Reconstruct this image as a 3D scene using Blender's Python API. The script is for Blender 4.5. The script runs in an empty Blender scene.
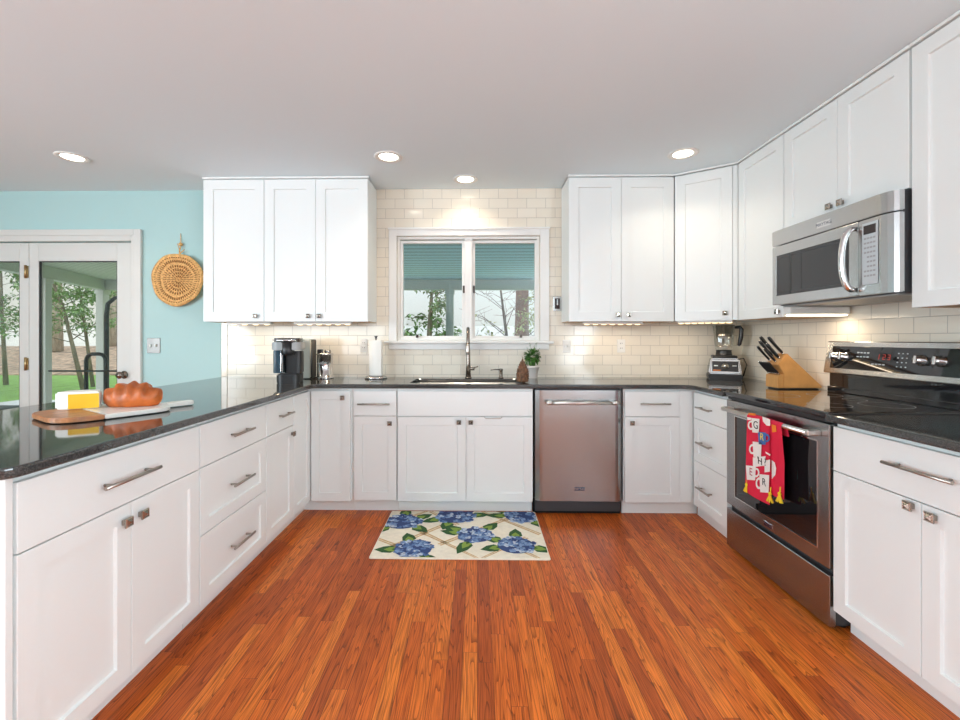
import bpy, bmesh, math, random
from mathutils import Matrix, Vector
random.seed(7)
PI = math.pi
S = bpy.context.scene
C = bpy.context.collection
# ------------------------------------------------------------------ camera
FPX, CXP, CYP, YAW, CAMZ = 435.8, 470.15, 338.4, 0.0166, 1.235
cd = bpy.data.cameras.new('camera'); cam = bpy.data.objects.new('camera', cd); C.objects.link(cam)
cam.location = (0, 0, CAMZ); cam.rotation_euler = (PI/2, 0, YAW)
cd.sensor_width = 36; cd.lens = FPX/960*36
cd.shift_x = (480-CXP)/960; cd.shift_y = (CYP-360)/960
cd.clip_start = 0.05; cd.clip_end = 300
S.camera = cam
# ------------------------------------------------------------------ world, exposure
W = bpy.data.worlds.new('overcast_sky'); S.world = W; W.use_nodes = True
wn = W.node_tree; wbg = wn.nodes['Background']
tc = wn.nodes.new('ShaderNodeTexCoord'); sep = wn.nodes.new('ShaderNodeSeparateXYZ')
rmp = wn.nodes.new('ShaderNodeValToRGB')
rmp.color_ramp.elements[0].position = 0.5; rmp.color_ramp.elements[0].color = (0.40, 0.385, 0.365, 1)
rmp.color_ramp.elements[1].position = 0.8; rmp.color_ramp.elements[1].color = (0.86, 0.93, 1.0, 1)
mp = wn.nodes.new('ShaderNodeMapRange'); mp.inputs[1].default_value = -1
wn.links.new(tc.outputs['Generated'], sep.inputs[0]); wn.links.new(sep.outputs[2], mp.inputs[0])
wn.links.new(mp.outputs[0], rmp.inputs[0]); wn.links.new(rmp.outputs[0], wbg.inputs[0])
wbg.inputs[1].default_value = 2.2
S.view_settings.view_transform = 'Standard'; S.view_settings.look = 'None'
S.view_settings.gamma = 1; S.view_settings.use_curve_mapping = False
S.view_settings.exposure = -0.02
S.cycles.use_denoising = True
S.cycles.max_bounces = 10; S.cycles.diffuse_bounces = 5; S.cycles.glossy_bounces = 5
S.cycles.transparent_max_bounces = 12; S.cycles.transmission_bounces = 8
S.cycles.sample_clamp_indirect = 6; S.cycles.caustics_reflective = False; S.cycles.caustics_refractive = False

def area_light(name, loc, rot, sx, sy, power, col, shape='RECTANGLE', spread=PI):
    l = bpy.data.lights.new(name, 'AREA'); l.shape = shape; l.size = sx
    if shape == 'RECTANGLE' or shape == 'ELLIPSE': l.size_y = sy
    l.energy = power; l.color = col; l.spread = spread
    o = bpy.data.objects.new(name, l); C.objects.link(o); o.location = loc; o.rotation_euler = rot
    return o
COOL = (0.78, 0.905, 1.0); NEUT = (1.0, 0.97, 0.93); WARM = (1.0, 0.80, 0.58)
# daylight through the rear and dining-side windows, then an added right-wall fill
UP = math.radians(108)
area_light('daylight_and_fill', (-3.4, -2.72, 1.45), (UP, 0, 0), 2.5, 1.65, 88, COOL)
area_light('daylight_and_fill', (-5.12, -1.15, 1.45), (UP, 0, -PI/2), 2.3, 1.65, 215, COOL)
area_light('daylight_and_fill', (2.04, -1.35, 1.45), (UP, 0, PI/2), 2.1, 1.65, 135, COOL)  # added fill at a made-up window, brightens the left base cabinets
CEIL_W = 2.0; UNDER_W = 0.9

# ------------------------------------------------------------------ pixel helpers (photo pixel -> point on a plane)
ca, sa = math.cos(YAW), math.sin(YAW)
def ray(u, v):
    a, b = (u-CXP)/FPX, (CYP-v)/FPX
    return Vector((ca*a - sa, sa*a + ca, b))
def onY(u, v, Y): r = ray(u, v); t = Y/r.y; return Vector((r.x*t, Y, CAMZ+r.z*t))
def onX(u, v, X): r = ray(u, v); t = X/r.x; return Vector((X, r.y*t, CAMZ+r.z*t))
def onZ(u, v, Z): r = ray(u, v); t = (Z-CAMZ)/r.z; return Vector((r.x*t, r.y*t, Z))
# key planes
XL, XR, YB, YW, XW = -1.175, 1.494, 3.047, 3.608, 2.17
YU, XU = 3.308, 1.82
ZD0, ZD1, ZC0, ZC1 = 0.094, 0.866, 0.886, 0.916
ZU0, ZU1, CEIL = 1.367, 2.45, 2.474

# ------------------------------------------------------------------ materials
def N(nt, t, **kw):
    n = nt.nodes.new('ShaderNode'+t)
    for k, v in kw.items(): setattr(n, k, v)
    return n
def mat(name, col, rough=0.5, metal=0.0, spec=0.5, emit=None, es=0, bump=0, bscale=200, var=0, vscale=8, coat=0, stretch=None, sheen=0):
    m = bpy.data.materials.new(name); m.use_nodes = True; nt = m.node_tree
    b = nt.nodes['Principled BSDF']
    b.inputs['Base Color'].default_value = (*col, 1); b.inputs['Roughness'].default_value = rough
    b.inputs['Metallic'].default_value = metal; b.inputs['Specular IOR Level'].default_value = spec
    b.inputs['Coat Weight'].default_value = coat; b.inputs['Sheen Weight'].default_value = sheen
    if emit: b.inputs['Emission Color'].default_value = (*emit, 1); b.inputs['Emission Strength'].default_value = es
    t = None
    if bump or var:
        tcn = N(nt, 'TexCoord'); mpn = N(nt, 'Mapping')
        if stretch: mpn.inputs['Scale'].default_value = stretch
        nt.links.new(tcn.outputs['Object'], mpn.inputs[0]); t = mpn.outputs[0]
    if bump:
        n = N(nt, 'TexNoise'); n.inputs['Scale'].default_value = bscale; n.inputs['Detail'].default_value = 4
        bp = N(nt, 'Bump'); bp.inputs['Strength'].default_value = bump; bp.inputs['Distance'].default_value = 0.002
        nt.links.new(t, n.inputs['Vector']); nt.links.new(n.outputs[0], bp.inputs['Height']); nt.links.new(bp.outputs[0], b.inputs['Normal'])
    if var:
        n = N(nt, 'TexNoise'); n.inputs['Scale'].default_value = vscale; n.inputs['Detail'].default_value = 5
        r = N(nt, 'ValToRGB'); r.color_ramp.elements[0].position = 0.3; r.color_ramp.elements[1].position = 0.7
        r.color_ramp.elements[0].color = (*[c*(1-var) for c in col], 1); r.color_ramp.elements[1].color = (*[min(1, c*(1+var)) for c in col], 1)
        nt.links.new(t, n.inputs['Vector']); nt.links.new(n.outputs[0], r.inputs[0]); nt.links.new(r.outputs[0], b.inputs['Base Color'])
    return m
def vmath(nt, op, a, b=None, c=None):
    n = N(nt, 'Math', operation=op)
    for i, x in enumerate((a, b, c)):
        if x is None: continue
        if isinstance(x, (int, float)): n.inputs[i].default_value = x
        else: nt.links.new(x, n.inputs[i])
    return n.outputs[0]

M = {}
M['cab'] = mat('white_cabinet_paint', (0.82, 0.845, 0.83), 0.38, bump=0.03, bscale=60)
M['trimw'] = mat('white_trim_paint', (0.80, 0.79, 0.76), 0.4)
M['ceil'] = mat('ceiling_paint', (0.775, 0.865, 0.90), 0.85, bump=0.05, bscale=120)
M['blue'] = mat('aqua_wall_paint', (0.41, 0.60, 0.59), 0.7, bump=0.05, bscale=150)
M['wallw'] = mat('white_wall_paint', (0.80, 0.79, 0.76), 0.7, bump=0.04, bscale=120)
M['steel'] = mat('brushed_steel', (0.38, 0.385, 0.385), 0.25, 1.0, bump=0.03, bscale=60, stretch=(1, 1, 40))
M['steelh'] = mat('brushed_steel_across', (0.50, 0.50, 0.495), 0.25, 1.0, bump=0.03, bscale=60, stretch=(40, 40, 1))
M['satin'] = mat('satin_steel', (0.70, 0.68, 0.65), 0.3, 1.0)
M['mblack'] = mat('matt_black', (0.008, 0.008, 0.008), 0.8, spec=0.15)
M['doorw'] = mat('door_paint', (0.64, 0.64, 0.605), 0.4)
M['plate'] = mat('dark_steel_plate', (0.26, 0.245, 0.23), 0.35, 0.8)
M['lidb'] = mat('dark_brown_gloss', (0.06, 0.04, 0.03), 0.2)
M['chrome'] = mat('polished_steel', (0.72, 0.71, 0.70), 0.10, 1.0)
M['nickel'] = mat('brushed_nickel', (0.42, 0.385, 0.345), 0.28, 1.0, bump=0.02, bscale=90)
M['knobm'] = mat('antique_nickel', (0.36, 0.32, 0.28), 0.2, 1.0)
M['bronze'] = mat('dark_brushed_nickel', (0.26, 0.22, 0.19), 0.25, 1.0)
M['black'] = mat('black_plastic', (0.015, 0.015, 0.016), 0.35)
M['gblack'] = mat('glossy_black', (0.012, 0.012, 0.014), 0.06, coat=0.5)
M['glassblk'] = mat('oven_glass', (0.010, 0.010, 0.011), 0.03, spec=0.8)
M['char'] = mat('charcoal_metal', (0.055, 0.058, 0.063), 0.4, 0.3)
M['grey'] = mat('grey_plastic', (0.35, 0.36, 0.36), 0.4)
M['lgrey'] = mat('light_keypad', (0.55, 0.60, 0.62), 0.35)
M['white'] = mat('white_plastic', (0.80, 0.79, 0.75), 0.35)
M['paper'] = mat('paper_towel', (0.86, 0.83, 0.77), 0.9, bump=0.3, bscale=180)
M['maple'] = mat('cabinet_underside_wood', (0.62, 0.42, 0.24), 0.5, var=0.12, vscale=6, stretch=(8, 1, 1))
M['lens'] = mat('warm_light_lens', (1, 0.9, 0.75), 0.4, emit=(1.0, 0.70, 0.34), es=2.4)
M['lamp'] = mat('recessed_lamp', (1, 0.95, 0.85), 0.4, emit=(1.0, 0.90, 0.72), es=9)
M['tubel'] = mat('lit_lamp_lens', (1, 0.95, 0.85), 0.4, emit=(1.0, 0.88, 0.68), es=2.2)
M['bamboo'] = mat('bamboo_block', (0.62, 0.31, 0.10), 0.45, var=0.14, vscale=10, stretch=(1, 14, 1))
M['acacia'] = mat('acacia_wood', (0.42, 0.17, 0.065), 0.4, var=0.35, vscale=14, stretch=(1, 5, 1))
M['bread'] = mat('bread_crust', (0.43, 0.098, 0.014), 0.45, var=0.42, vscale=16, bump=0.4, bscale=120)
M['rind'] = mat('cheese_rind', (0.83, 0.81, 0.74), 0.7, bump=0.2, bscale=120)
M['cheese'] = mat('yellow_cheese', (0.84, 0.50, 0.02), 0.4, bump=0.1, bscale=60)
M['marble'] = mat('white_marble', (0.80, 0.78, 0.72), 0.25, var=0.05, vscale=5)
M['terra'] = mat('white_pot', (0.78, 0.72, 0.66), 0.6)
M['leaf'] = mat('herb_leaf', (0.07, 0.20, 0.03), 0.5, var=0.5, vscale=60)
M['leafd'] = mat('sprig_leaf', (0.20, 0.28, 0.12), 0.5, var=0.4, vscale=60)
M['soil'] = mat('soil', (0.03, 0.02, 0.012), 0.9)
M['cone'] = mat('mottled_brown', (0.16, 0.075, 0.035), 0.55, var=0.75, vscale=55, bump=0.6, bscale=70)
M['straw'] = mat('woven_straw', (0.68, 0.38, 0.13), 0.7, var=0.3, vscale=70)
M['red'] = mat('red_cloth', (0.70, 0.012, 0.05), 0.85, bump=0.2, bscale=400)
M['cwhite'] = mat('white_print', (0.85, 0.80, 0.76), 0.85)
M['cblue'] = mat('blue_print', (0.06, 0.16, 0.42), 0.85)
M['cyel'] = mat('yellow_tassel', (0.78, 0.56, 0.02), 0.85)
M['corange'] = mat('orange_print', (0.80, 0.22, 0.02), 0.85)
M['cblack'] = mat('black_print', (0.02, 0.02, 0.02), 0.85)
M['rugb'] = mat('cream_rug', (0.86, 0.80, 0.66), 0.95, bump=0.5, bscale=350, var=0.06, vscale=40)
M['rtan'] = mat('tan_trellis', (0.62, 0.43, 0.22), 0.95, var=0.2, vscale=60)
for i, c in enumerate([(0.04, 0.075, 0.22), (0.12, 0.22, 0.47), (0.27, 0.41, 0.66), (0.62, 0.72, 0.84), (0.03, 0.05, 0.14)]):
    M['pet%d' % i] = mat('hydrangea_blue', c, 0.95)
M['rg0'] = mat('rug_dark_green', (0.03, 0.10, 0.03), 0.95)
M['rg1'] = mat('rug_light_green', (0.22, 0.34, 0.06), 0.95)
M['led'] = mat('red_display', (0.2, 0.02, 0.02), 0.4, emit=(1, 0.1, 0.06), es=0.3)
M['screen'] = mat('dark_display', (0.03, 0.02, 0.02), 0.15)
M['badge'] = mat('badge_dark_blue', (0.012, 0.014, 0.05), 0.25)
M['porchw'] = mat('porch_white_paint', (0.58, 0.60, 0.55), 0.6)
M['deck'] = mat('porch_deck_boards', (0.52, 0.53, 0.55), 0.7, var=0.1)
M['lawn'] = mat('lawn_grass', (0.17, 0.33, 0.06), 0.9, var=0.3, vscale=2.5, bump=1, bscale=30)
M['litter'] = mat('leaf_litter', (0.36, 0.25, 0.18), 0.95, var=0.6, vscale=3.5, bump=1, bscale=12)
M['pale'] = mat('pale_gravel', (0.62, 0.58, 0.54), 0.95, var=0.08, vscale=1.0)
M['bark'] = mat('tree_bark', (0.20, 0.16, 0.12), 0.9, var=0.4, vscale=9, stretch=(1, 1, 0.2))
M['barkd'] = mat('dark_bark', (0.07, 0.05, 0.04), 0.9)
M['bark2'] = mat('pale_tree_bark', (0.42, 0.36, 0.29), 0.9, var=0.3, vscale=9, stretch=(1, 1, 0.2))
M['bark3'] = mat('red_brown_bark', (0.17, 0.07, 0.045), 0.9, var=0.4, vscale=9, stretch=(1, 1, 0.2))
M['ever'] = mat('evergreen_leaf', (0.22, 0.33, 0.13), 0.7, var=0.5, vscale=4)
M['olive'] = mat('olive_leaf', (0.34, 0.36, 0.14), 0.7, var=0.5, vscale=4)
M['sling'] = mat('slate_sling', (0.07, 0.085, 0.10), 0.8)
M['fridge'] = mat('black_stainless', (0.055, 0.05, 0.047), 0.3, 0.6)
M['brass'] = mat('aged_brass', (0.45, 0.33, 0.17), 0.35, 1.0)
M['inox'] = mat('sink_steel', (0.70, 0.69, 0.67), 0.32, 1.0)

def glass_mat(name, refl, tint, rough=0.0):
    m = bpy.data.materials.new(name); m.use_nodes = True; nt = m.node_tree
    for n in list(nt.nodes): nt.nodes.remove(n)
    o = N(nt, 'OutputMaterial'); tr = N(nt, 'BsdfTransparent'); gl = N(nt, 'BsdfGlossy'); mx = N(nt, 'MixShader')
    tr.inputs[0].default_value = (*tint, 1); gl.inputs['Roughness'].default_value = rough
    fr = N(nt, 'LayerWeight'); fr.inputs[0].default_value = 0.25
    f = vmath(nt, 'ADD', vmath(nt, 'MULTIPLY', fr.outputs[0], 0.5), refl)
    nt.links.new(f, mx.inputs[0]); nt.links.new(tr.outputs[0], mx.inputs[1]); nt.links.new(gl.outputs[0], mx.inputs[2])
    nt.links.new(mx.outputs[0], o.inputs[0]); return m
M['glassw'] = glass_mat('window_glass', 0.05, (0.90, 0.95, 0.95))
M['glassd'] = glass_mat('door_glass', 0.01, (0.93, 0.95, 0.92))
M['jar'] = glass_mat('clear_jar', 0.10, (0.92, 0.92, 0.90), 0.03)

def tile_mat(name, axis, ox, bw=0.156, bh=0.081, off=0.5):
    m = bpy.data.materials.new(name); m.use_nodes = True; nt = m.node_tree; b = nt.nodes['Principled BSDF']
    t = N(nt, 'TexCoord'); s = N(nt, 'SeparateXYZ'); cb = N(nt, 'CombineXYZ'); nt.links.new(t.outputs['Object'], s.inputs[0])
    nt.links.new(vmath(nt, 'ADD', s.outputs[axis], ox), cb.inputs[0])
    nt.links.new(vmath(nt, 'ADD', s.outputs[2], 10*bh*4 - CEIL), cb.inputs[1])
    br = N(nt, 'TexBrick'); br.offset = off; br.inputs['Scale'].default_value = 1; br.inputs['Brick Width'].default_value = bw
    br.inputs['Row Height'].default_value = bh; br.inputs['Mortar Size'].default_value = 0.0016; br.inputs['Mortar Smooth'].default_value = 0.3
    br.inputs['Color1'].default_value = (0.84, 0.775, 0.66, 1); br.inputs['Color2'].default_value = (0.81, 0.74, 0.62, 1)
    br.inputs['Mortar'].default_value = (0.46, 0.42, 0.36, 1); br.inputs['Bias'].default_value = 0
    nt.links.new(cb.outputs[0], br.inputs['Vector']); nt.links.new(br.outputs[0], b.inputs['Base Color'])
    rr = N(nt, 'MapRange'); rr.inputs[3].default_value = 0.10; rr.inputs[4].default_value = 0.7
    nt.links.new(br.outputs['Fac'], rr.inputs[0]); nt.links.new(rr.outputs[0], b.inputs['Roughness'])
    nz = N(nt, 'TexNoise'); nz.inputs['Scale'].default_value = 9; nt.links.new(cb.outputs[0], nz.inputs['Vector'])
    h = vmath(nt, 'SUBTRACT', vmath(nt, 'MULTIPLY', nz.outputs[0], 0.35), br.outputs['Fac'])
    bp = N(nt, 'Bump'); bp.inputs['Strength'].default_value = 0.5; bp.inputs['Distance'].default_value = 0.002
    nt.links.new(h, bp.inputs['Height']); nt.links.new(bp.outputs[0], b.inputs['Normal'])
    return m
_jx = onY(385.6, 195, YW).x
M['tile'] = tile_mat('subway_tile', 0, 156*0.156 - _jx)
M['tiler'] = tile_mat('subway_tile_side', 1, 156*0.156 - 3.608)
M['tileb'] = tile_mat('tile_border', 0, 40*0.156+2.136, 0.156, 0.156, 0.0)

def floor_mat():
    m = bpy.data.materials.new('oak_strip_floor'); m.use_nodes = True; nt = m.node_tree; b = nt.nodes['Principled BSDF']
    L = nt.links.new; w, ln = 0.057, 0.95
    t = N(nt, 'TexCoord'); s = N(nt, 'SeparateXYZ'); L(t.outputs['Object'], s.inputs[0])
    xs = vmath(nt, 'DIVIDE', s.outputs[0], w); row = vmath(nt, 'FLOOR', xs); fx = vmath(nt, 'FRACT', xs)
    wn1 = N(nt, 'TexWhiteNoise', noise_dimensions='1D'); L(row, wn1.inputs['W'])
    ys = vmath(nt, 'ADD', vmath(nt, 'DIVIDE', s.outputs[1], ln), vmath(nt, 'MULTIPLY', wn1.outputs[0], 7.3))
    pl = vmath(nt, 'FLOOR', ys); fy = vmath(nt, 'FRACT', ys)
    wn2 = N(nt, 'TexWhiteNoise', noise_dimensions='2D'); cv = N(nt, 'CombineXYZ'); L(row, cv.inputs[0]); L(pl, cv.inputs[1]); L(cv.outputs[0], wn2.inputs['Vector'])
    # grain: cathedral rings from a stretched, distorted wave
    gv = N(nt, 'CombineXYZ')
    L(vmath(nt, 'ADD', vmath(nt, 'MULTIPLY', s.outputs[0], 1.0), vmath(nt, 'MULTIPLY', wn2.outputs[0], 37.0)), gv.inputs[0])
    L(vmath(nt, 'MULTIPLY', s.outputs[1], 0.06), gv.inputs[1]); L(vmath(nt, 'MULTIPLY', wn2.outputs[0], 11.0), gv.inputs[2])
    n1 = N(nt, 'TexNoise'); n1.inputs['Scale'].default_value = 14; n1.inputs['Detail'].default_value = 2; L(gv.outputs[0], n1.inputs['Vector'])
    rings = vmath(nt, 'FRACT', vmath(nt, 'MULTIPLY', n1.outputs[0], 22.0))
    r1 = N(nt, 'ValToRGB'); r1.color_ramp.elements[0].position = 0.0; r1.color_ramp.elements[0].color = (0.16, 0.11, 0.09, 1)
    e = r1.color_ramp.elements.new(0.30); e.color = (0.9, 0.9, 0.9, 1); r1.color_ramp.elements[-1].color = (1, 1, 1, 1)
    L(rings, r1.inputs[0])
    gv2 = N(nt, 'CombineXYZ'); L(s.outputs[0], gv2.inputs[0]); L(vmath(nt, 'MULTIPLY', s.outputs[1], 0.03), gv2.inputs[1]); L(wn2.outputs[0], gv2.inputs[2])
    n2 = N(nt, 'TexNoise'); n2.inputs['Scale'].default_value = 260; n2.inputs['Detail'].default_value = 3; L(gv2.outputs[0], n2.inputs['Vector'])
    base = N(nt, 'ValToRGB'); cr = base.color_ramp
    cr.elements[0].position = 0; cr.elements[0].color = (0.47, 0.090, 0.014, 1); cr.elements[1].position = 1; cr.elements[1].color = (0.84, 0.228, 0.032, 1)
    e = cr.elements.new(0.5); e.color = (0.70, 0.150, 0.020, 1); L(wn2.outputs[0], base.inputs[0])
    def mul(c1, f, lo):
        mx = N(nt, 'MixRGB', blend_type='MULTIPLY'); mx.inputs[0].default_value = lo; L(c1, mx.inputs[1]); L(f, mx.inputs[2]); return mx.outputs[0]
    c1 = mul(base.outputs[0], r1.outputs[0], 0.75)
    r2 = N(nt, 'ValToRGB'); r2.color_ramp.elements[0].position = 0.35; r2.color_ramp.elements[0].color = (0.45, 0.4, 0.36, 1); r2.color_ramp.elements[1].position = 0.6
    L(n2.outputs[0], r2.inputs[0]); c2 = mul(c1, r2.outputs[0], 0.75)
    gx = vmath(nt, 'MAXIMUM', vmath(nt, 'LESS_THAN', fx, 0.022), vmath(nt, 'GREATER_THAN', fx, 0.978))
    gy = vmath(nt, 'LESS_THAN', fy, 0.0016)
    gap = vmath(nt, 'MAXIMUM', gx, gy)
    mx = N(nt, 'MixRGB'); L(vmath(nt, 'MULTIPLY', gap, 0.75), mx.inputs[0]); L(c2, mx.inputs[1]); mx.inputs[2].default_value = (0.07, 0.018, 0.006, 1)
    L(mx.outputs[0], b.inputs['Base Color'])
    b.inputs['Roughness'].default_value = 0.33; b.inputs['Specular IOR Level'].default_value = 0.25
    bp = N(nt, 'Bump'); bp.inputs['Strength'].default_value = 0.25; bp.inputs['Distance'].default_value = 0.001
    L(vmath(nt, 'SUBTRACT', vmath(nt, 'MULTIPLY', n2.outputs[0], 0.4), gap), bp.inputs['Height']); L(bp.outputs[0], b.inputs['Normal'])
    return m
M['floor'] = floor_mat()

def granite_mat():
    m = bpy.data.materials.new('black_granite'); m.use_nodes = True; nt = m.node_tree; b = nt.nodes['Principled BSDF']; L = nt.links.new
    t = N(nt, 'TexCoord'); v = N(nt, 'TexVoronoi'); v.inputs['Scale'].default_value = 380; L(t.outputs['Object'], v.inputs['Vector'])
    r = N(nt, 'ValToRGB'); r.color_ramp.elements[0].color = (0.028, 0.029, 0.028, 1); r.color_ramp.elements[0].position = 0.35
    r.color_ramp.elements[1].color = (0.10, 0.097, 0.092, 1); r.color_ramp.elements[1].position = 1
    L(v.outputs['Color'], r.inputs[0]); L(r.outputs[0], b.inputs['Base Color'])
    b.inputs['Roughness'].default_value = 0.05; b.inputs['Specular IOR Level'].default_value = 0.75
    return m
M['granite'] = granite_mat()

def bead_mat(name, col, axis, pitch):
    m = bpy.data.materials.new(name); m.use_nodes = True; nt = m.node_tree; b = nt.nodes['Principled BSDF']; L = nt.links.new
    t = N(nt, 'TexCoord'); s = N(nt, 'SeparateXYZ'); L(t.outputs['Object'], s.inputs[0])
    f = vmath(nt, 'FRACT', vmath(nt, 'DIVIDE', s.outputs[axis], pitch)); g = vmath(nt, 'LESS_THAN', f, 0.3)
    mx = N(nt, 'MixRGB'); L(g, mx.inputs[0]); mx.inputs[1].default_value = (*col, 1); mx.inputs[2].default_value = (*[c*0.6 for c in col], 1)
    L(mx.outputs[0], b.inputs['Base Color']); b.inputs['Roughness'].default_value = 0.6
    return m
M['beadt'] = bead_mat('teal_beadboard', (0.50, 0.82, 0.98), 1, 0.22)
M['beadg'] = bead_mat('grey_beadboard', (0.66, 0.68, 0.60), 0, 0.14)
M['brown'] = mat('brown_siding', (0.4, 0.36, 0.3), 0.8)

# ------------------------------------------------------------------ mesh builder
class B:
    def __init__(s): s.v = []; s.f = []; s.m = []; s.sm = []
    def add(s, vs, fs, m=0, smooth=False, T=None):
        o = len(s.v)
        for v in vs:
            v = Vector(v); s.v.append(tuple(T @ v) if T is not None else tuple(v))
        for i, f in enumerate(fs):
            s.f.append([o+k for k in f]); s.m.append(m); s.sm.append(smooth[i] if isinstance(smooth, list) else smooth)
        return s
    def bm(s, bm, m=0, smooth=False, T=None):
        bm.verts.index_update()
        s.add([v.co.copy() for v in bm.verts], [[v.index for v in f.verts] for f in bm.faces], m, smooth, T); bm.free(); return s
    def box(s, lo, hi, bev=0.0, m=0, T=None, seg=2):
        x0, y0, z0 = [min(a, b) for a, b in zip(lo, hi)]; x1, y1, z1 = [max(a, b) for a, b in zip(lo, hi)]
        if not bev:
            return s.add([(x0,y0,z0),(x1,y0,z0),(x1,y1,z0),(x0,y1,z0),(x0,y0,z1),(x1,y0,z1),(x1,y1,z1),(x0,y1,z1)],
                         [(0,3,2,1),(4,5,6,7),(0,1,5,4),(1,2,6,5),(2,3,7,6),(3,0,4,7)], m, False, T)
        bm = bmesh.new(); bmesh.ops.create_cube(bm, size=1)
        for v in bm.verts: v.co = Vector(((x0+x1)/2+v.co.x*(x1-x0), (y0+y1)/2+v.co.y*(y1-y0), (z0+z1)/2+v.co.z*(z1-z0)))
        bev = min(bev, 0.49*min(x1-x0, y1-y0, z1-z0))
        bmesh.ops.bevel(bm, geom=bm.edges[:], offset=bev, segments=seg, affect='EDGES', profile=0.5)
        return s.bm(bm, m, False, T)
    def lathe(s, prof, c=(0,0,0), n=28, m=0, T=None, smooth=True, cap=True):
        vs, fs = [], []
        for r, z in prof:
            for k in range(n):
                a = 2*PI*k/n; vs.append((c[0]+r*math.cos(a), c[1]+r*math.sin(a), c[2]+z))
        for i in range(len(prof)-1):
            for k in range(n): fs.append((i*n+k, i*n+(k+1) % n, (i+1)*n+(k+1) % n, (i+1)*n+k))
        sm = [smooth]*len(fs)
        if cap and prof[0][0] > 1e-5: fs.append(tuple(range(n-1, -1, -1))); sm.append(False)
        if cap and prof[-1][0] > 1e-5: fs.append(tuple(range((len(prof)-1)*n, len(prof)*n))); sm.append(False)
        return s.add(vs, fs, m, sm, T)
    def tube(s, pts, r, n=12, m=0, T=None, cap=True, flat=1.0):
        P = [Vector(p) for p in pts]; rs = r if isinstance(r, (list, tuple)) else [r]*len(P)
        vs, fs = [], []; up = None
        for i, p in enumerate(P):
            d = (P[min(i+1, len(P)-1)] - P[max(i-1, 0)]).normalized()
            if up is None: up = Vector((0, 0, 1)) if abs(d.z) < 0.9 else Vector((1, 0, 0))
            x = d.cross(up).normalized(); up = x.cross(d).normalized()
            for k in range(n):
                a = 2*PI*k/n; vs.append(p + x*(rs[i]*math.cos(a)) + up*(rs[i]*flat*math.sin(a)))
        for i in range(len(P)-1):
            for k in range(n): fs.append((i*n+k, (i)*n+(k+1) % n, (i+1)*n+(k+1) % n, (i+1)*n+k))
        sm = [n > 6]*len(fs)
        if cap: fs += [tuple(range(n-1, -1, -1)), tuple(range((len(P)-1)*n, len(P)*n))]; sm += [False, False]
        return s.add(vs, fs, m, sm, T)
    def prism(s, out, z0, z1, m=0, T=None, bev=0.0, smooth=False):
        bm = bmesh.new(); bot = [bm.verts.new((x, y, z0)) for x, y in out]; top = [bm.verts.new((x, y, z1)) for x, y in out]; n = len(out)
        bm.faces.new(bot[::-1]); bm.faces.new(top)
        for i in range(n): bm.faces.new((bot[i], bot[(i+1) % n], top[(i+1) % n], top[i]))
        bmesh.ops.recalc_face_normals(bm, faces=bm.faces)
        if bev:
            es = [e for e in bm.edges if abs(e.verts[0].co.z-e.verts[1].co.z) < 1e-6]
            bmesh.ops.bevel(bm, geom=es, offset=bev, segments=2, affect='EDGES')
        return s.bm(bm, m, smooth, T)
    def ball(s, c, r, n=16, k=10, m=0, T=None, fn=None):
        vs, fs = [], []; r = r if isinstance(r, (tuple, list)) else (r, r, r)
        for i in range(k+1):
            t = PI*i/k
            for j in range(n):
                a = 2*PI*j/n; d = Vector((math.sin(t)*math.cos(a), math.sin(t)*math.sin(a), math.cos(t)))
                g = fn(d) if fn else 1
                vs.append((c[0]+d.x*r[0]*g, c[1]+d.y*r[1]*g, c[2]+d.z*r[2]*g))
        for i in range(k):
            for j in range(n): fs.append((i*n+j, (i+1)*n+j, (i+1)*n+(j+1) % n, i*n+(j+1) % n))
        return s.add(vs, fs, m, True, T)
    def text(s, txt, size, T, m=0, depth=0.0004):
        cu = bpy.data.curves.new('t', 'FONT'); cu.body = txt; cu.size = size; cu.align_x = 'CENTER'; cu.align_y = 'CENTER'; cu.extrude = depth
        o = bpy.data.objects.new('t', cu); C.objects.link(o)
        me = bpy.data.meshes.new_from_object(o.evaluated_get(bpy.context.evaluated_depsgraph_get()))
        s.add([v.co.copy() for v in me.vertices], [list(p.vertices) for p in me.polygons], m, False, T)
        bpy.data.objects.remove(o); bpy.data.curves.remove(cu); bpy.data.meshes.remove(me); return s
    def build(s, name, mats, parent=None, loc=None, rotz=0):
        me = bpy.data.meshes.new(name); me.from_pydata(s.v, [], s.f)
        for mm in (mats if isinstance(mats, (list, tuple)) else [mats]): me.materials.append(M[mm] if isinstance(mm, str) else mm)
        me.polygons.foreach_set('material_index', s.m); me.polygons.foreach_set('use_smooth', s.sm)
        me.update(); me.validate()
        o = bpy.data.objects.new(name, me); C.objects.link(o)
        if parent: o.parent = parent
        if loc: o.location = loc
        o.rotation_euler.z = rotz
        return o
def Tm(loc=(0,0,0), rz=0, rx=0, ry=0):
    return Matrix.Translation(loc) @ Matrix.Rotation(rz, 4, 'Z') @ Matrix.Rotation(ry, 4, 'Y') @ Matrix.Rotation(rx, 4, 'X')
def tag(o, label, cat, group=None, kind=None):
    o['label'] = label; o['category'] = cat
    if group: o['group'] = group
    if kind: o['kind'] = kind
    return o
def thing(name, label, cat, loc, rotz=0, group=None):
    o = bpy.data.objects.new(name, None); C.objects.link(o); o.empty_display_size = 0.1
    o.location = loc; o.rotation_euler.z = rotz
    return tag(o, label, cat, group)
def struct(b, name, mats, parent=None):
    o = b.build(name, mats, parent)
    if not parent: o['kind'] = 'structure'
    return o
def copy_tree(o, parent=None):
    c = o.copy(); C.objects.link(c); c.parent = parent
    for ch in list(o.children): copy_tree(ch, c)
    return c
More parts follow.
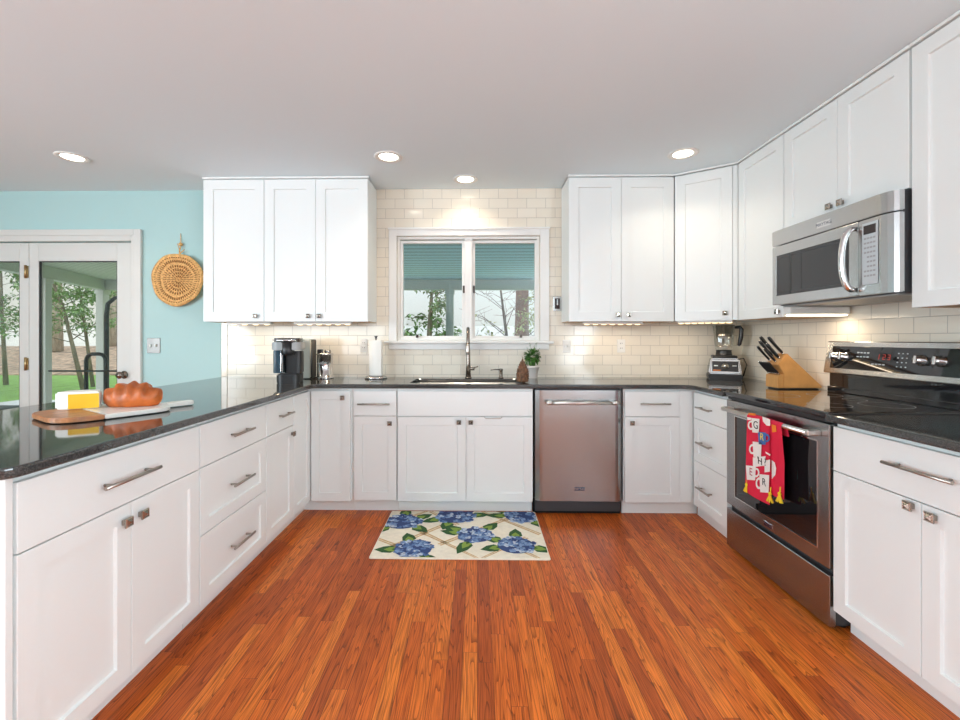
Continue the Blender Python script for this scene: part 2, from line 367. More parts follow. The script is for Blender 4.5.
def arc(c, r, a0, a1, n, plane='xz'):
    out = []
    for i in range(n+1):
        a = a0+(a1-a0)*i/n; x, y = r*math.cos(a), r*math.sin(a)
        out.append((c[0]+x, c[1], c[2]+y) if plane == 'xz' else (c[0], c[1]+x, c[2]+y) if plane == 'yz' else (c[0]+x, c[1]+y, c[2]))
    return out

# ------------------------------------------------------------------ room shell
XLW, YF, TH = -5.25, -2.85, 0.14
b = B().box((XLW, YF, -0.1), (XW+TH, YW+TH, 0)); struct(b, 'floor', 'floor')
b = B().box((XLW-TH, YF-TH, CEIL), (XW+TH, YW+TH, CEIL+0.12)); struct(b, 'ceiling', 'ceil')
# back wall with a door opening (left) and the sink window opening
XT = onY(221.5, 300, YW).x                       # where tile meets paint
dR = onY(132.5, 300, YW).x; dT = onY(100, 241.5, YW).z; dMid = onY(26.5, 300, YW).x; dL = dMid-(dR-dMid)
wL, wR = onY(396.9, 300, YW).x, onY(540, 300, YW).x
wT, wB = onY(470, 236, YW).z, onY(470, 341, YW).z
b = B()
def wallpc(x0, x1, z0, z1, m): b.box((x0, YW, z0), (x1, YW+TH, z1), m=m)
wallpc(XLW-TH, dL, 0, CEIL, 0); wallpc(dL, dR, dT, CEIL, 0); wallpc(dR, XT, 0, CEIL, 0)
struct(b, 'wall_back', ['blue'])
b = B()
XTo = onY(203.5, 200, YU).x
wallpc(XT, wL, 0, CEIL, 0); wallpc(wL, wR, 0, wB, 0); wallpc(wL, wR, wT, CEIL, 0); wallpc(wR, XW+TH, 0, CEIL, 0)
struct(b, 'wall_back_tile', ['tile'])
b = B().box((XT, YW-0.006, ZC1+0.001), (XT+0.05, YW, ZU0-0.001), 0.002); struct(b, 'trim_1', 'tileb')
b = B().box((XW, 0.6, 0), (XW+TH, YW, CEIL)); struct(b, 'wall_right', 'tiler')
b = B().box((XW, -0.3, 0), (XW+TH, 0.6, CEIL)).box((XW, -2.4, 0), (XW+TH, -0.3, 0.6)).box((XW, -2.4, 2.3), (XW+TH, -0.3, CEIL)).box((XW, YF, 0), (XW+TH, -2.4, CEIL)); struct(b, 'wall_right_rear', 'wallw')
# left wall and front wall with windows (behind / beside the camera)
def wall_open(name, fixed, lo, hi, holes, axis, m):
    b = B(); cur = lo; t0, t1 = fixed
    def pc(a0, a1, z0, z1):
        if axis == 'x': b.box((a0, t0, z0), (a1, t1, z1))
        else: b.box((t0, a0, z0), (t1, a1, z1))
    for h0, h1, z0, z1 in holes:
        pc(cur, h0, 0, CEIL); pc(h0, h1, 0, z0); pc(h0, h1, z1, CEIL); cur = h1
    pc(cur, hi, 0, CEIL); return struct(b, name, m)
wall_open('wall_left', (XLW-TH, XLW), YF, YW, [(-2.3, 0.0, 0.6, 2.3)], 'y', 'blue')
wall_open('wall_front', (YF-TH, YF), XLW, XW, [(-4.65, -2.15, 0.6, 2.3)], 'x', 'wallw')
def far_window(name, axis, a0, a1, z0, z1, at):
    b = B(); w = 0.06
    def pc(p0, p1, q0, q1):
        if axis == 'x': b.box((p0, at-0.03, q0), (p1, at+0.03, q1), 0.004)
        else: b.box((at-0.03, p0, q0), (at+0.03, p1, q1), 0.004)
    pc(a0, a1, z0, z0+w); pc(a0, a1, z1-w, z1); pc(a0, a0+w, z0+w, z1-w); pc(a1-w, a1, z0+w, z1-w)
    for k in (1, 2): x = a0+(a1-a0)*k/3; pc(x-0.03, x+0.03, z0+w, z1-w)
    struct(b, name, 'trimw')
far_window('added_fill_window', 'y', -2.4, -0.3, 0.6, 2.3, XW+0.05); far_window('window_3', 'x', -4.65, -2.15, 0.6, 2.3, YF+0.05)  # the right-wall window is made up, added to go with the fill light
far_window('window_4', 'y', -2.3, 0.0, 0.6, 2.3, XLW+0.05)

# ------------------------------------------------------------------ sink window
def frame(b, x0, x1, z0, z1, w, y0, y1, m=0, bev=0.003, wt=None, wb=None):
    wt = w if wt is None else wt; wb = w if wb is None else wb
    b.box((x0, y0, z0), (x0+w, y1, z1), bev, m); b.box((x1-w, y0, z0), (x1, y1, z1), bev, m)
    b.box((x0+w, y0, z1-wt), (x1-w, y1, z1), bev, m); b.box((x0+w, y0, z0), (x1-w, y1, z0+wb), bev, m)
cL, cR, cT = onY(389, 300, YW).x, onY(549, 300, YW).x, onY(470, 228, YW).z
aB = onY(470, 349.5, YW).z
b = B()
b.box((cL, YW-0.018, wB), (wL, YW, cT), 0.004); b.box((wR, YW-0.018, wB), (cR, YW, cT), 0.004); b.box((wL, YW-0.018, wT), (wR, YW, cT), 0.004)
b.box((cL-0.005, YW-0.03, cT-0.016), (cR+0.005, YW-0.018, cT), 0.003)
b.box((cL, YW-0.016, aB), (cR, YW, wB-0.022), 0.004)
b.box((onY(384.6, 300, YW).x, YW-0.045, wB-0.022), (onY(553, 300, YW).x, YW, wB), 0.006)
struct(b, 'trim_2', 'trimw')
win = B()
mL, mR = onY(464.5, 300, YW).x, onY(472.3, 300, YW).x
frame(win, wL, wR, wB, wT, 0.022, YW+0.02, YW+0.10)
win.box((mL, YW+0.01, wB+0.02), (mR, YW+0.10, wT-0.02), 0.004)
w1 = struct(win, 'window_1', 'trimw')
for (a, c) in ((onY(402.7, 300, YW).x, onY(462.3, 300, YW).x), (onY(475.3, 300, YW).x, onY(535.8, 300, YW).x)):
    g0, g1 = onY(470, 335.7, YW).z, onY(470, 242.6, YW).z
    sb = B(); frame(sb, a-0.026, c+0.02, g0-0.026, g1+0.026, 0.024, YW+0.035, YW+0.075, bev=0.003)
    so = sb.build('sash', 'trimw', w1)
    B().box((a-0.006, YW+0.052, g0-0.006), (c+0.006, YW+0.056, g1+0.006)).build('window_pane', 'glassw', so)
    xk = c+0.012 if a < -0.2 else a-0.012
    zl = onY(464, 289, YW).z
    B().box((xk-0.008, YW+0.008, zl-0.032), (xk+0.008, YW+0.035, zl+0.03), 0.004).box((xk-0.004, YW-0.006, zl-0.03), (xk+0.004, YW+0.01, zl), 0.003).build('latch', 'lidb', so)
    xo = onY(417 if a < -0.2 else 521, 336, YW).x; zo = onY(417, 336, YW).z
    B().box((xo-0.01, YW-0.004, zo-0.015), (xo+0.01, YW+0.03, zo+0.012), 0.004).build('crank', 'lidb', so)

# ------------------------------------------------------------------ patio doors (full glass leaves)
xcR = onY(143, 300, YW).x; zcT = onY(100, 230, YW).z
b = B(); b.box((dR, YW-0.02, 0), (xcR, YW, zcT), 0.005); b.box((dL-0.1, YW-0.02, dT), (dR, YW, zcT), 0.005); b.box((dL-0.1, YW-0.02, 0), (dL, YW, dT), 0.005)
b.box((dR+0.03, YW-0.028, 0), (xcR, YW-0.02, zcT), 0.003); b.box((dL-0.1, YW-0.028, zcT-0.05), (dR+0.03, YW-0.02, zcT), 0.003)
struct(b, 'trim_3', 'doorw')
gL, gR = onY(38.5, 300, YW+0.02).x, onY(117, 300, YW+0.02).x; gT = onY(80, 261, YW+0.02).z
def leaf(name, x0, x1, g0, g1, hinge_left):
    b = B(); y0, y1 = YW+0.02, YW+0.062
    b.box((x0+0.002, y0, 0.01), (g0, y1, dT-0.004), 0.003); b.box((g1, y0, 0.01), (x1-0.002, y1, dT-0.004), 0.003)
    b.box((g0, y0, gT), (g1, y1, dT-0.004), 0.003); b.box((g0, y0, 0.01), (g1, y1, 0.26), 0.003)
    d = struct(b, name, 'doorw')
    k = B(); frame(k, g0, g1, 0.26, gT, 0.008, y0+0.006, y0+0.02, bev=0); k.build('glazing_bead', 'black', d)
    B().box((g0+0.002, y0+0.02, 0.262), (g1-0.002, y0+0.024, gT-0.002)).build('glass_pane', 'glassd', d)
    return d
d2 = leaf('door_2', dMid, dR, gL, gR, True)
d1 = leaf('door_1', dL, dMid, dL+(dR-gR), dMid-(gL-dMid), False)
for v in (271.5, 364):
    p = onY(24, v, YW)
    B().tube([(p.x, YW+0.012, p.z-0.055), (p.x, YW+0.012, p.z+0.055)], 0.009, 10).box((p.x-0.018, YW+0.016, p.z-0.05), (p.x+0.018, YW+0.021, p.z+0.05)).build('hinge', 'brass', d2)
p = onY(122.5, 375, YW)
B().lathe([(0.033, 0), (0.033, 0.006), (0.012, 0.012), (0.012, 0.03), (0.026, 0.038), (0.03, 0.052), (0.022, 0.066), (0.0, 0.07)], T=Tm((p.x, YW+0.02, p.z), rx=PI/2)).build('door_knob', 'bronze', d2)
B().tube([(gL+0.01, YW+0.1, onY(80, 371, YW+0.1).z), (gR-0.01, YW+0.1, onY(80, 371, YW+0.1).z)], 0.008, 10).build('push_bar', 'black', d2)

# ------------------------------------------------------------------ cabinets
def shaker(b, x0, x1, z0, z1, t=0.02, fw=0.058, rec=0.010, T=None, m=0):
    e = 0.0015
    def q(x, z, y): return (x, y, z)
    L_ = [(x0, x1, z0, z1, e), (x0+e, x1-e, z0+e, z1-e, 0), (x0+fw, x1-fw, z0+fw, z1-fw, 0), (x0+fw+0.003, x1-fw-0.003, z0+fw+0.003, z1-fw-0.003, rec)]
    vs = []; fs = []
    for (a, c, d, f, y) in [(x0, x1, z0, z1, t)] + L_: vs += [q(a, d, y), q(c, d, y), q(c, f, y), q(a, f, y)]
    for i in range(4):
        for k in range(4): fs.append((i*4+k, i*4+(k+1) % 4, (i+1)*4+(k+1) % 4, (i+1)*4+k))
    fs.append((16, 17, 18, 19)); fs.append((3, 2, 1, 0))
    return b.add(vs, fs, m, False, T)
def bar_pull(xc, zc, L, T=None):
    b = B(); b.tube([(xc-L/2, -0.032, zc), (xc+L/2, -0.032, zc)], 0.0062, 12, T=T)
    for sx in (-1, 1): b.tube([(xc+sx*L*0.36, 0.0, zc), (xc+sx*L*0.36, -0.032, zc)], 0.005, 10, T=T)
    return b
def sq_knob(xc, zc, T=None):
    b = B(); b.box((xc-0.009, -0.016, zc-0.009), (xc+0.009, 0.0, zc+0.009), 0.002, T=T)
    h = 0.0155
    vs = []
    for r, y in ((h-0.003, -0.014), (h, -0.018), (h, -0.022), (h*0.78, -0.025), (h*0.62, -0.0235)):
        vs += [(xc-r, y, zc-r), (xc+r, y, zc-r), (xc+r, y, zc+r), (xc-r, y, zc+r)]
    vs.append((xc, -0.030, zc))
    fs = [(3, 2, 1, 0)]
    for i in range(4):
        for k in range(4): fs.append((i*4+k, i*4+(k+1) % 4, (i+1)*4+(k+1) % 4, (i+1)*4+k))
    for k in range(4): fs.append((16+k, 16+(k+1) % 4, 20))
    return b.add(vs, fs, 0, False, T)
def front(root, kind, x0, x1, z0, z1, style, hw=None, T=None, fw=0.058):
    b = B()
    if style == 'shaker': shaker(b, x0, x1, z0, z1, T=T, fw=fw)
    else: b.box((x0, 0, z0), (x1, 0.02, z1), 0.002, T=T)
    o = b.build(kind, 'cab', root)
    if hw:
        if hw[0] == 'bar': bar_pull(hw[1], hw[2], hw[3], T).build('bar_handle', 'nickel', o)
        else: sq_knob(hw[1], hw[2], T).build('square_knob', 'knobm', o)
    return o
def carcass(root, W_, D, z0, z1, toe=True, wood=False, crown=False, ends=(0, 0)):
    b = B().box((0.001, 0.0205, z0), (W_-0.001, D, z1)); b.build('carcass', 'cab', root)
    if toe: B().box((0.001, 0.075, 0.0), (W_-0.001, 0.095, z0-0.0005)).build('toe_kick', 'cab', root)
    if wood: B().box((0.003, 0.022, z0-0.004), (W_-0.003, D-0.002, z0-0.0003)).build('underside', 'maple', root)
    if crown: B().box((0.0-ends[0], -0.006, z1-0.002), (W_+ends[1], 0.02, CEIL-0.001), 0.003).build('crown_strip', 'cab', root)
GB = 'white base cabinets'; GU = 'white wall cabinets'
def yl(u): return onX(u, 400, XL).y
def xb(u): return onY(u, 400, YB).x
def yr(u): return onX(u, 400, XR).y
DD = YW-0.003-YB
# --- left run (peninsula), local x = +Y, faces +X
yA0, yA1, yB1, yC1 = yl(14.8), yl(200), yl(266.5), yl(293.8)
r = thing('base_cabinet', 'wide white base cabinet nearest the camera on the left, one long drawer over two doors', 'cabinet', (XL, yA0, 0), PI/2, GB)
w = yA1-yA0; carcass(r, w, 0.60, ZD0, ZC0)
zg = 0.683
def zl_(u, v): return onX(u, v, XL).z
front(r, 'drawer', 0.006, w-0.004, zg, ZD1, 'slab', ('bar', onX(135, 477, XL+0.03).y-yA0, onX(135, 477, XL+0.03).z, 0.235))
xm = yl(131.8)-yA0
front(r, 'door', 0.006, xm-0.0015, ZD0, zg-0.004, 'shaker', ('knob', xm-0.035, 0.625))
front(r, 'door', xm+0.0015, w-0.004, ZD0, zg-0.004, 'shaker', ('knob', xm+0.035, 0.625))
B().box((-0.020, 0.003, 0.0), (-0.001, 0.62, ZC0-0.001), 0.002).build('end_panel', 'cab', r)
r = thing('drawer_cabinet', 'white three-drawer base cabinet in the left run', 'cabinet', (XL, yA1+0.001, 0), PI/2, GB)
w = yB1-yA1-0.002; carcass(r, w, 0.60, ZD0, ZC0)
z1_, z2_ = 0.683, 0.392
hc = w*0.5; 
for (a, c, st) in ((z1_+0.002, ZD1, 'slab'), (z2_+0.002, z1_-0.002, 'shaker'), (ZD0, z2_-0.002, 'shaker')):
    front(r, 'drawer', 0.003, w-0.003, a, c, st, ('bar', w*0.52, (a+c)/2, 0.185))
r = thing('base_cabinet', 'narrow white base cabinet with one drawer and door beside the left inner corner', 'cabinet', (XL, yB1, 0), PI/2, GB)
w = yC1-yB1-0.001; carcass(r, w, 0.60, ZD0, ZC0)
front(r, 'drawer', 0.003, w-0.002, zg+0.002, ZD1, 'slab', ('bar', w*0.6, (zg+ZD1)/2, 0.16))
front(r, 'door', 0.003, w-0.002, ZD0, zg-0.002, 'shaker', ('knob', w-0.034, zg-0.05))
# corner unit: two leaves at a right angle
xE0 = xb(351.8)
r = thing('corner_cabinet', 'white corner base cabinet with two leaves meeting at the left inner corner', 'cabinet', (XL, YB, 0), 0, GB)
b = B().box((-0.60, yC1-YB+0.001, ZD0), (-0.0205, DD, ZC0)).box((-0.0205, 0.0205, ZD0), (xE0-XL-0.001, DD, ZC0)); b.build('carcass', 'cab', r)
B().box((-0.095, yC1-YB+0.001, 0), (-0.075, 0.075, ZD0-0.0005)).box((-0.095, 0.075, 0), (xE0-XL-0.001, 0.095, ZD0-0.0005)).build('toe_kick', 'cab', r)
front(r, 'door', yC1-YB+0.002, -0.003, ZD0, ZD1, 'shaker', None, Tm((0, 0, 0), PI/2), fw=0.05)
front(r, 'door', 0.003, xE0-XL-0.012, ZD0-0.004, ZD1, 'shaker', ('knob', xb(343)-XL, onY(343, 397.5, YB).z))
# --- back run
xE1, xF1 = xb(396.8), xb(533.3)
r = thing('base_cabinet', 'narrow white base cabinet with drawer and door left of the sink cabinet', 'cabinet', (xE0, YB, 0), 0, GB)
w = xE1-xE0; carcass(r, w, DD, ZD0, ZC0)
front(r, 'drawer', 0.012, w-0.004, 0.692, ZD1, 'slab', ('bar', xb(374.5)-xE0, onY(374, 403.7, YB).z, 0.225))
front(r, 'door', 0.014, w-0.003, ZD0+0.004, 0.688, 'shaker', ('knob', xb(390)-xE0, onY(390, 423, YB).z))
r = thing('base_cabinet', 'wide white sink base cabinet with a plain panel over two doors', 'cabinet', (xE1, YB, 0), 0, GB)
w = xF1-xE1; b = B()
b.box((0.001, 0.0205, ZD0), (w-0.001, DD, ZD0+0.02)).box((0.001, 0.0205, ZD0+0.02), (0.02, DD, ZC0)).box((w-0.02, 0.0205, ZD0+0.02), (w-0.001, DD, ZC0))
b.box((0.02, 0.0205, ZD0+0.02), (w-0.02, 0.025, ZC0)).box((0.02, DD-0.012, ZD0+0.02), (w-0.02, DD, ZC0)); b.build('carcass', 'cab', r)
B().box((0.001, 0.075, 0), (w-0.001, 0.095, ZD0-0.0005)).build('toe_kick', 'cab', r)
front(r, 'false_drawer', 0.006, w-0.006, 0.692, ZD1, 'slab')
xm = xb(466)-xE1
front(r, 'door', 0.006, xm-0.0015, ZD0, 0.685, 'shaker', ('knob', xb(459)-xE1, onY(459, 422, YB).z))
front(r, 'door', xm+0.0015, w-0.006, ZD0, 0.685, 'shaker', ('knob', xb(470.8)-xE1, onY(471, 422, YB).z))
hx = xb(493)-xE1
B().tube([(hx-0.062, -0.003, 0.688), (hx-0.052, -0.006, 0.676), (hx+0.052, -0.006, 0.676), (hx+0.062, -0.003, 0.688)], 0.003, 8).build('towel_hook', 'chrome', r)
# --- dishwasher
xD0, xD1 = xb(535.0), xb(622.3)
r = thing('dishwasher', 'stainless steel dishwasher with a long bar handle between the base cabinets', 'dishwasher', (xD0, YB, 0))
w = xD1-xD0
B().box((0.004, 0.03, 0.02), (w-0.004, DD, ZC0-0.004)).build('body', 'char', r)
b = B(); zdb, zdt = onY(578, 501, YB).z, onY(578, 390.3, YB).z
prof = [(0.002, 0.012), (0.03, -0.006), (0.05, -0.008), (w-0.05, -0.008), (w-0.03, -0.006), (w-0.002, 0.012), (w-0.002, 0.028), (0.002, 0.028)]
b.prism(prof, zdb, zdt, bev=0.002); dr = b.build('door', 'steel', r)
hz = onY(578, 403, YB-0.05).z
b = B(); x0, x1 = xb(545.5)-xD0, xb(616.5)-xD0
b.tube([(x0, -0.055, hz), (x1, -0.055, hz)], 0.011, 16)
for x in (x0+0.03, x1-0.03): b.box((x-0.014, -0.055, hz-0.010), (x+0.014, -0.006, hz+0.010), 0.004)
b.tube([(x0-0.002, -0.055, hz), (x0+0.045, -0.055, hz)], 0.0135, 16); b.tube([(x1-0.045, -0.055, hz), (x1+0.002, -0.055, hz)], 0.0135, 16)
b.build('bar_handle', 'satin', dr)
pb = onY(579.3, 488.5, YB); bx = pb.x-xD0
b = B().box((bx-0.036, -0.0105, pb.z-0.011), (bx+0.036, -0.008, pb.z+0.011), 0.001)
b.text('MAYTAG', 0.018, Tm((bx, -0.0112, pb.z), rx=PI/2), m=1); b.build('badge', ['badge', 'chrome'], dr)
B().box((-0.008, 0.045, 0.0), (w+0.0, 0.06, zdb-0.004), 0.001).build('kick_plate', 'mblack', r)
# --- right part of the back run
xG0, xG1 = xb(624.0), xb(692.8)
r = thing('base_cabinet', 'white base cabinet with one drawer and door right of the dishwasher', 'cabinet', (xG0, YB, 0), 0, GB)
w = xG1-xG0; carcass(r, w+0.05, DD, ZD0, ZC0, toe=False)
B().box((0.001, 0.055, 0), (w+0.055, 0.075, ZD0-0.0005)).build('toe_kick', 'cab', r)
xd = xb(679.5)-xG0
front(r, 'drawer', 0.006, xd, 0.692, ZD1, 'slab', ('bar', xb(654)-xG0, onY(654, 403.5, YB).z, 0.205))
front(r, 'door', 0.006, xd, ZD0, 0.688, 'shaker', ('knob', xb(631.5)-xG0, onY(631, 422.7, YB).z))
B().box((xd+0.002, 0.006, ZD0), (w+0.001, 0.0203, ZD1+0.004)).build('filler_strip', 'cab', r)
# --- right run, local x = -Y, faces -X
RY0 = 2.627; RW = 0.762
r = thing('drawer_cabinet', 'white three-drawer base cabinet in the right corner beside the range', 'cabinet', (XR, YB+0.016, 0), -PI/2, GB)
w = YB+0.016-RY0-0.003; carcass(r, w, XW-XR-0.004, ZD0, ZC0, toe=False)
B().box((-0.02, 0.05, 0), (w-0.001, 0.07, ZD0-0.0005)).build('toe_kick', 'cab', r)
for (a, c, st) in ((0.69, ZD1, 'slab'), (0.40, 0.686, 'shaker'), (ZD0-0.004, 0.396, 'shaker')):
    front(r, 'drawer', 0.028, w-0.004, a, c, st, ('bar', w*0.46, (a+c)/2-0.005, 0.165))
RY1 = RY0-RW-0.004
r = thing('base_cabinet', 'white base cabinet nearest the camera on the right, long drawer over two doors', 'cabinet', (XR, RY1-0.002, 0), -PI/2, GB)
w = 0.73; carcass(r, w, XW-XR-0.004, ZD0, ZC0)
xm = RY1-0.002-yr(921)
front(r, 'drawer', 0.004, w-0.004, zg, ZD1, 'slab', ('bar', RY1-onX(914, 471.5, XR-0.03).y, onX(914, 471.5, XR-0.03).z, 0.235))
front(r, 'door', 0.004, xm-0.0015, ZD0, zg-0.004, 'shaker', ('knob', RY1-onX(904.5, 505.5, XR-0.025).y, onX(904.5, 505.5, XR-0.025).z))
front(r, 'door', xm+0.0015, w-0.004, ZD0, zg-0.004, 'shaker', ('knob', RY1-onX(926.5, 517, XR-0.025).y, onX(926.5, 517, XR-0.025).z))
# --- wall cabinets
def xu(u): return onY(u, 250, YU).x
xJ0, xJ1, xK1 = xu(203.3), xu(264), xu(367.9)
DU = YW-0.008-YU
r = thing('wall_cabinet', 'single-door white wall cabinet next to the woven basket', 'cabinet', (xJ0, YU, 0), 0, GU)
w = xJ1-xJ0; carcass(r, w, DU, ZU0, ZU1+0.01, False, True, True, (0.006, 0))
front(r, 'door', 0.0, w-0.002, ZU0-0.004, ZU1, 'shaker', ('knob', xu(256)-xJ0, onY(256, 316, YU).z), fw=0.072)
r = thing('wall_cabinet', 'two-door white wall cabinet left of the window above the coffee maker', 'cabinet', (xJ1, YU, 0), 0, GU)
w = xK1-xJ1; carcass(r, w, DU, ZU0, ZU1+0.01, False, True, True, (0, 0.006))
xm = xu(315.5)-xJ1
front(r, 'door', 0.002, xm-0.0015, ZU0-0.004, ZU1, 'shaker', ('knob', xu(308.5)-xJ1, onY(256, 316, YU).z), fw=0.072)
front(r, 'door', xm+0.0015, w-0.002, ZU0-0.004, ZU1, 'shaker', ('knob', xu(319.5)-xJ1, onY(256, 316, YU).z), fw=0.072)
xL0, xL1 = xu(568.8), xu(674.3)
r = thing('wall_cabinet', 'two-door white wall cabinet right of the window', 'cabinet', (xL0, YU, 0), 0, GU)
w = xL1-xL0; carcass(r, w, DU, ZU0, ZU1+0.01, False, True, True, (0.006, 0))
xm = xu(621.3)-xL0
front(r, 'door', 0.002, xm-0.0015, ZU0-0.004, ZU1, 'shaker', ('knob', xu(617.5)-xL0, onY(617, 315, YU).z), fw=0.072)
front(r, 'door', xm+0.0015, w-0.003, ZU0-0.004, ZU1, 'shaker', ('knob', xu(628)-xL0, onY(617, 315, YU).z), fw=0.072)
YN0 = onX(737.5, 200, XU).y
ang = math.atan2(YN0-YU, XU-xL1); wd = math.hypot(YN0-YU, XU-xL1)
r = thing('corner_cabinet', 'diagonal corner white wall cabinet above the blender', 'cabinet', (xL1, YU, 0), 0, GU)
dx, dy = XU-xL1, YN0-YU
nx, ny = -math.sin(ang)*0.0205, math.cos(ang)*0.0205
out = [(0.003+nx, ny), (dx+nx-0.003, dy+ny+0.004), (dx+nx+0.02, dy+ny+0.002), (XW-0.004-xL1, dy+ny+0.002), (XW-0.004-xL1, DU), (0.003+nx, DU)]
B().prism([(o_[0]-(0.0 if i else 0), o_[1]) for i, o_ in enumerate(out)], ZU0, ZU1+0.01).build('carcass', 'cab', r)
Td = Tm((0, 0, 0), ang)
front(r, 'door', 0.003, wd-0.03, ZU0-0.004, ZU1, 'shaker', ('knob', wd-0.075, onY(724, 313, 3.1).z), Td, fw=0.07)
B().box((wd-0.028, 0.004, ZU0-0.002), (wd+0.002, 0.02, ZU1), 0.001, T=Td).build('filler_strip', 'cab', r)
B().box((0.0, -0.006, ZU1+0.008), (wd, 0.015, CEIL-0.001), 0.003, T=Td).build('crown_strip', 'cab', r)
DR = XW-0.006-XU
YN1 = 2.622; YO1 = RY1+0.002
r = thing('wall_cabinet', 'narrow single-door white wall cabinet left of the microwave', 'cabinet', (XU, YN0-0.006, 0), -PI/2, GU)
w = YN0-0.006-YN1; carcass(r, w, DR, ZU0, ZU1+0.01, False, True, True)
front(r, 'door', 0.003, w-0.003, ZU0-0.004, ZU1, 'shaker', ('knob', w-0.035, ZU0+0.03), fw=0.065)
ZM1 = 1.868
r = thing('wall_cabinet', 'short two-door white wall cabinet directly above the microwave', 'cabinet', (XU, YN1-0.002, 0), -PI/2, GU)
w = YN1-0.002-YO1; carcass(r, w, DR, ZM1+0.004, ZU1+0.01, False, False, True)
xm = YN1-0.002-onX(837, 150, XU).y
front(r, 'door', 0.004, xm-0.0015, ZM1+0.002, ZU1, 'shaker', ('knob', xm-0.035, ZM1+0.045), fw=0.065)
front(r, 'door', xm+0.0015, w-0.006, ZM1+0.002, ZU1, 'shaker', ('knob', xm+0.035, ZM1+0.045), fw=0.065)
r = thing('wall_cabinet', 'tall white wall cabinet right of the microwave at the photo edge', 'cabinet', (XU, YO1-0.002, 0), -PI/2, GU)
w = 0.75; carcass(r, w, DR, ZU0, ZU1+0.01, False, True, True)
front(r, 'door', 0.004, w/2-0.0015, ZU0-0.004, ZU1, 'shaker', None, fw=0.065)
front(r, 'door', w/2+0.0015, w-0.004, ZU0-0.004, ZU1, 'shaker', None, fw=0.065)

# ------------------------------------------------------------------ countertops
def rounded(pts, rads, n=6):
    out = []; k = len(pts)
    for i in range(k):
        p = Vector(pts[i]); a = (Vector(pts[i-1])-p).normalized(); c = (Vector(pts[(i+1) % k])-p).normalized(); r_ = rads[i]
        if r_ <= 0: out.append(tuple(p)); continue
        p0, p1 = p+a*r_, p+c*r_
        for j in range(n+1):
            t = j/n; q = p0*(1-t)**2 + p*2*t*(1-t) + p1*t*t; out.append((q.x, q.y))
    return out
def slab(outer, hole, z0, z1, bev):
    bm = bmesh.new()
    def loop(pts):
        vs = [bm.verts.new((x, y, z0)) for x, y in pts]
        return [bm.edges.new((vs[i], vs[(i+1) % len(vs)])) for i in range(len(vs))]
    es = loop(outer) + (loop(hole) if hole else [])
    bmesh.ops.triangle_fill(bm, use_beauty=True, use_dissolve=False, edges=es)
    ret = bmesh.ops.extrude_face_region(bm, geom=bm.faces[:])
    for v in [g for g in ret['geom'] if isinstance(g, bmesh.types.BMVert)]: v.co.z = z1
    bmesh.ops.recalc_face_normals(bm, faces=bm.faces)
    be = [e for e in bm.edges if len(e.link_faces) == 2 and abs(e.verts[0].co.z-e.verts[1].co.z) < 1e-6 and abs(e.calc_face_angle(0)-PI/2) < 0.1]
    bmesh.ops.bevel(bm, geom=be, offset=bev, segments=3, affect='EDGES', profile=0.5)
    return B().bm(bm)
PEN = -2.125; YP0 = 1.035
fx, fy, frx = XL+0.03, YB-0.028, XR-0.03
outer = rounded([(PEN, YP0), (fx, YP0), (fx, fy), (frx, fy), (frx, RY0+0.002), (XW-0.003, RY0+0.002), (XW-0.003, YW-0.003), (PEN, YW-0.003)],
                [0.05, 0.06, 0.03, 0.09, 0.004, 0, 0, 0])
sx0, sx1, sy0, sy1 = -0.486, 0.322, 3.085, 3.445
hole = rounded([(sx0, sy0), (sx1, sy0), (sx1, sy1), (sx0, sy1)], [0.06]*4)
o = slab(outer, hole, ZC0+0.0005, ZC1, 0.007).build('countertop', 'granite')
tag(o, 'long black granite countertop wrapping the peninsula, sink wall and right corner', 'countertop')
o = slab(rounded([(frx, RY1-0.78), (XW-0.003, RY1-0.78), (XW-0.003, RY1-0.001), (frx, RY1-0.001)], [0.02, 0, 0, 0.004]), None, ZC0+0.0005, ZC1, 0.007).build('countertop', 'granite')
tag(o, 'short black granite countertop right of the range', 'countertop')
# sink
b = B()
o1 = rounded([(sx0-0.008, sy0-0.008), (sx1+0.008, sy0-0.008), (sx1+0.008, sy1+0.008), (sx0-0.008, sy1+0.008)], [0.06]*4)
i1 = rounded([(sx0+0.004, sy0+0.004), (sx1-0.004, sy0+0.004), (sx1-0.004, sy1-0.004), (sx0+0.004, sy1-0.004)], [0.06]*4)
i2 = rounded([(sx0+0.02, sy0+0.02), (sx1-0.02, sy0+0.02), (sx1-0.02, sy1-0.02), (sx0+0.02, sy1-0.02)], [0.06]*4)
n = len(o1); zt, zb = ZC0-0.001, ZC0-0.19
vs = [(x, y, zt) for x, y in o1]+[(x, y, zt) for x, y in i1]+[(x, y, zb) for x, y in i2]+[(x, y, zb-0.003) for x, y in i2]+[(x, y, zt-0.003) for x, y in o1]
fs = []
for a, c in ((0, 1), (1, 2)):
    for k in range(n): fs.append((a*n+k, a*n+(k+1) % n, c*n+(k+1) % n, c*n+k))
fs.append(tuple(range(2*n, 3*n)))
b.add(vs, fs, 0, True)
ob = b.build('sink', 'inox'); tag(ob, 'undermount stainless steel sink set in the counter under the window', 'sink')
B().lathe([(0.045, 0.001), (0.045, 0.004), (0.03, 0.003), (0.0, 0.001)], ((sx0+sx1)/2, 3.28, zb)).build('drain', 'chrome', ob)
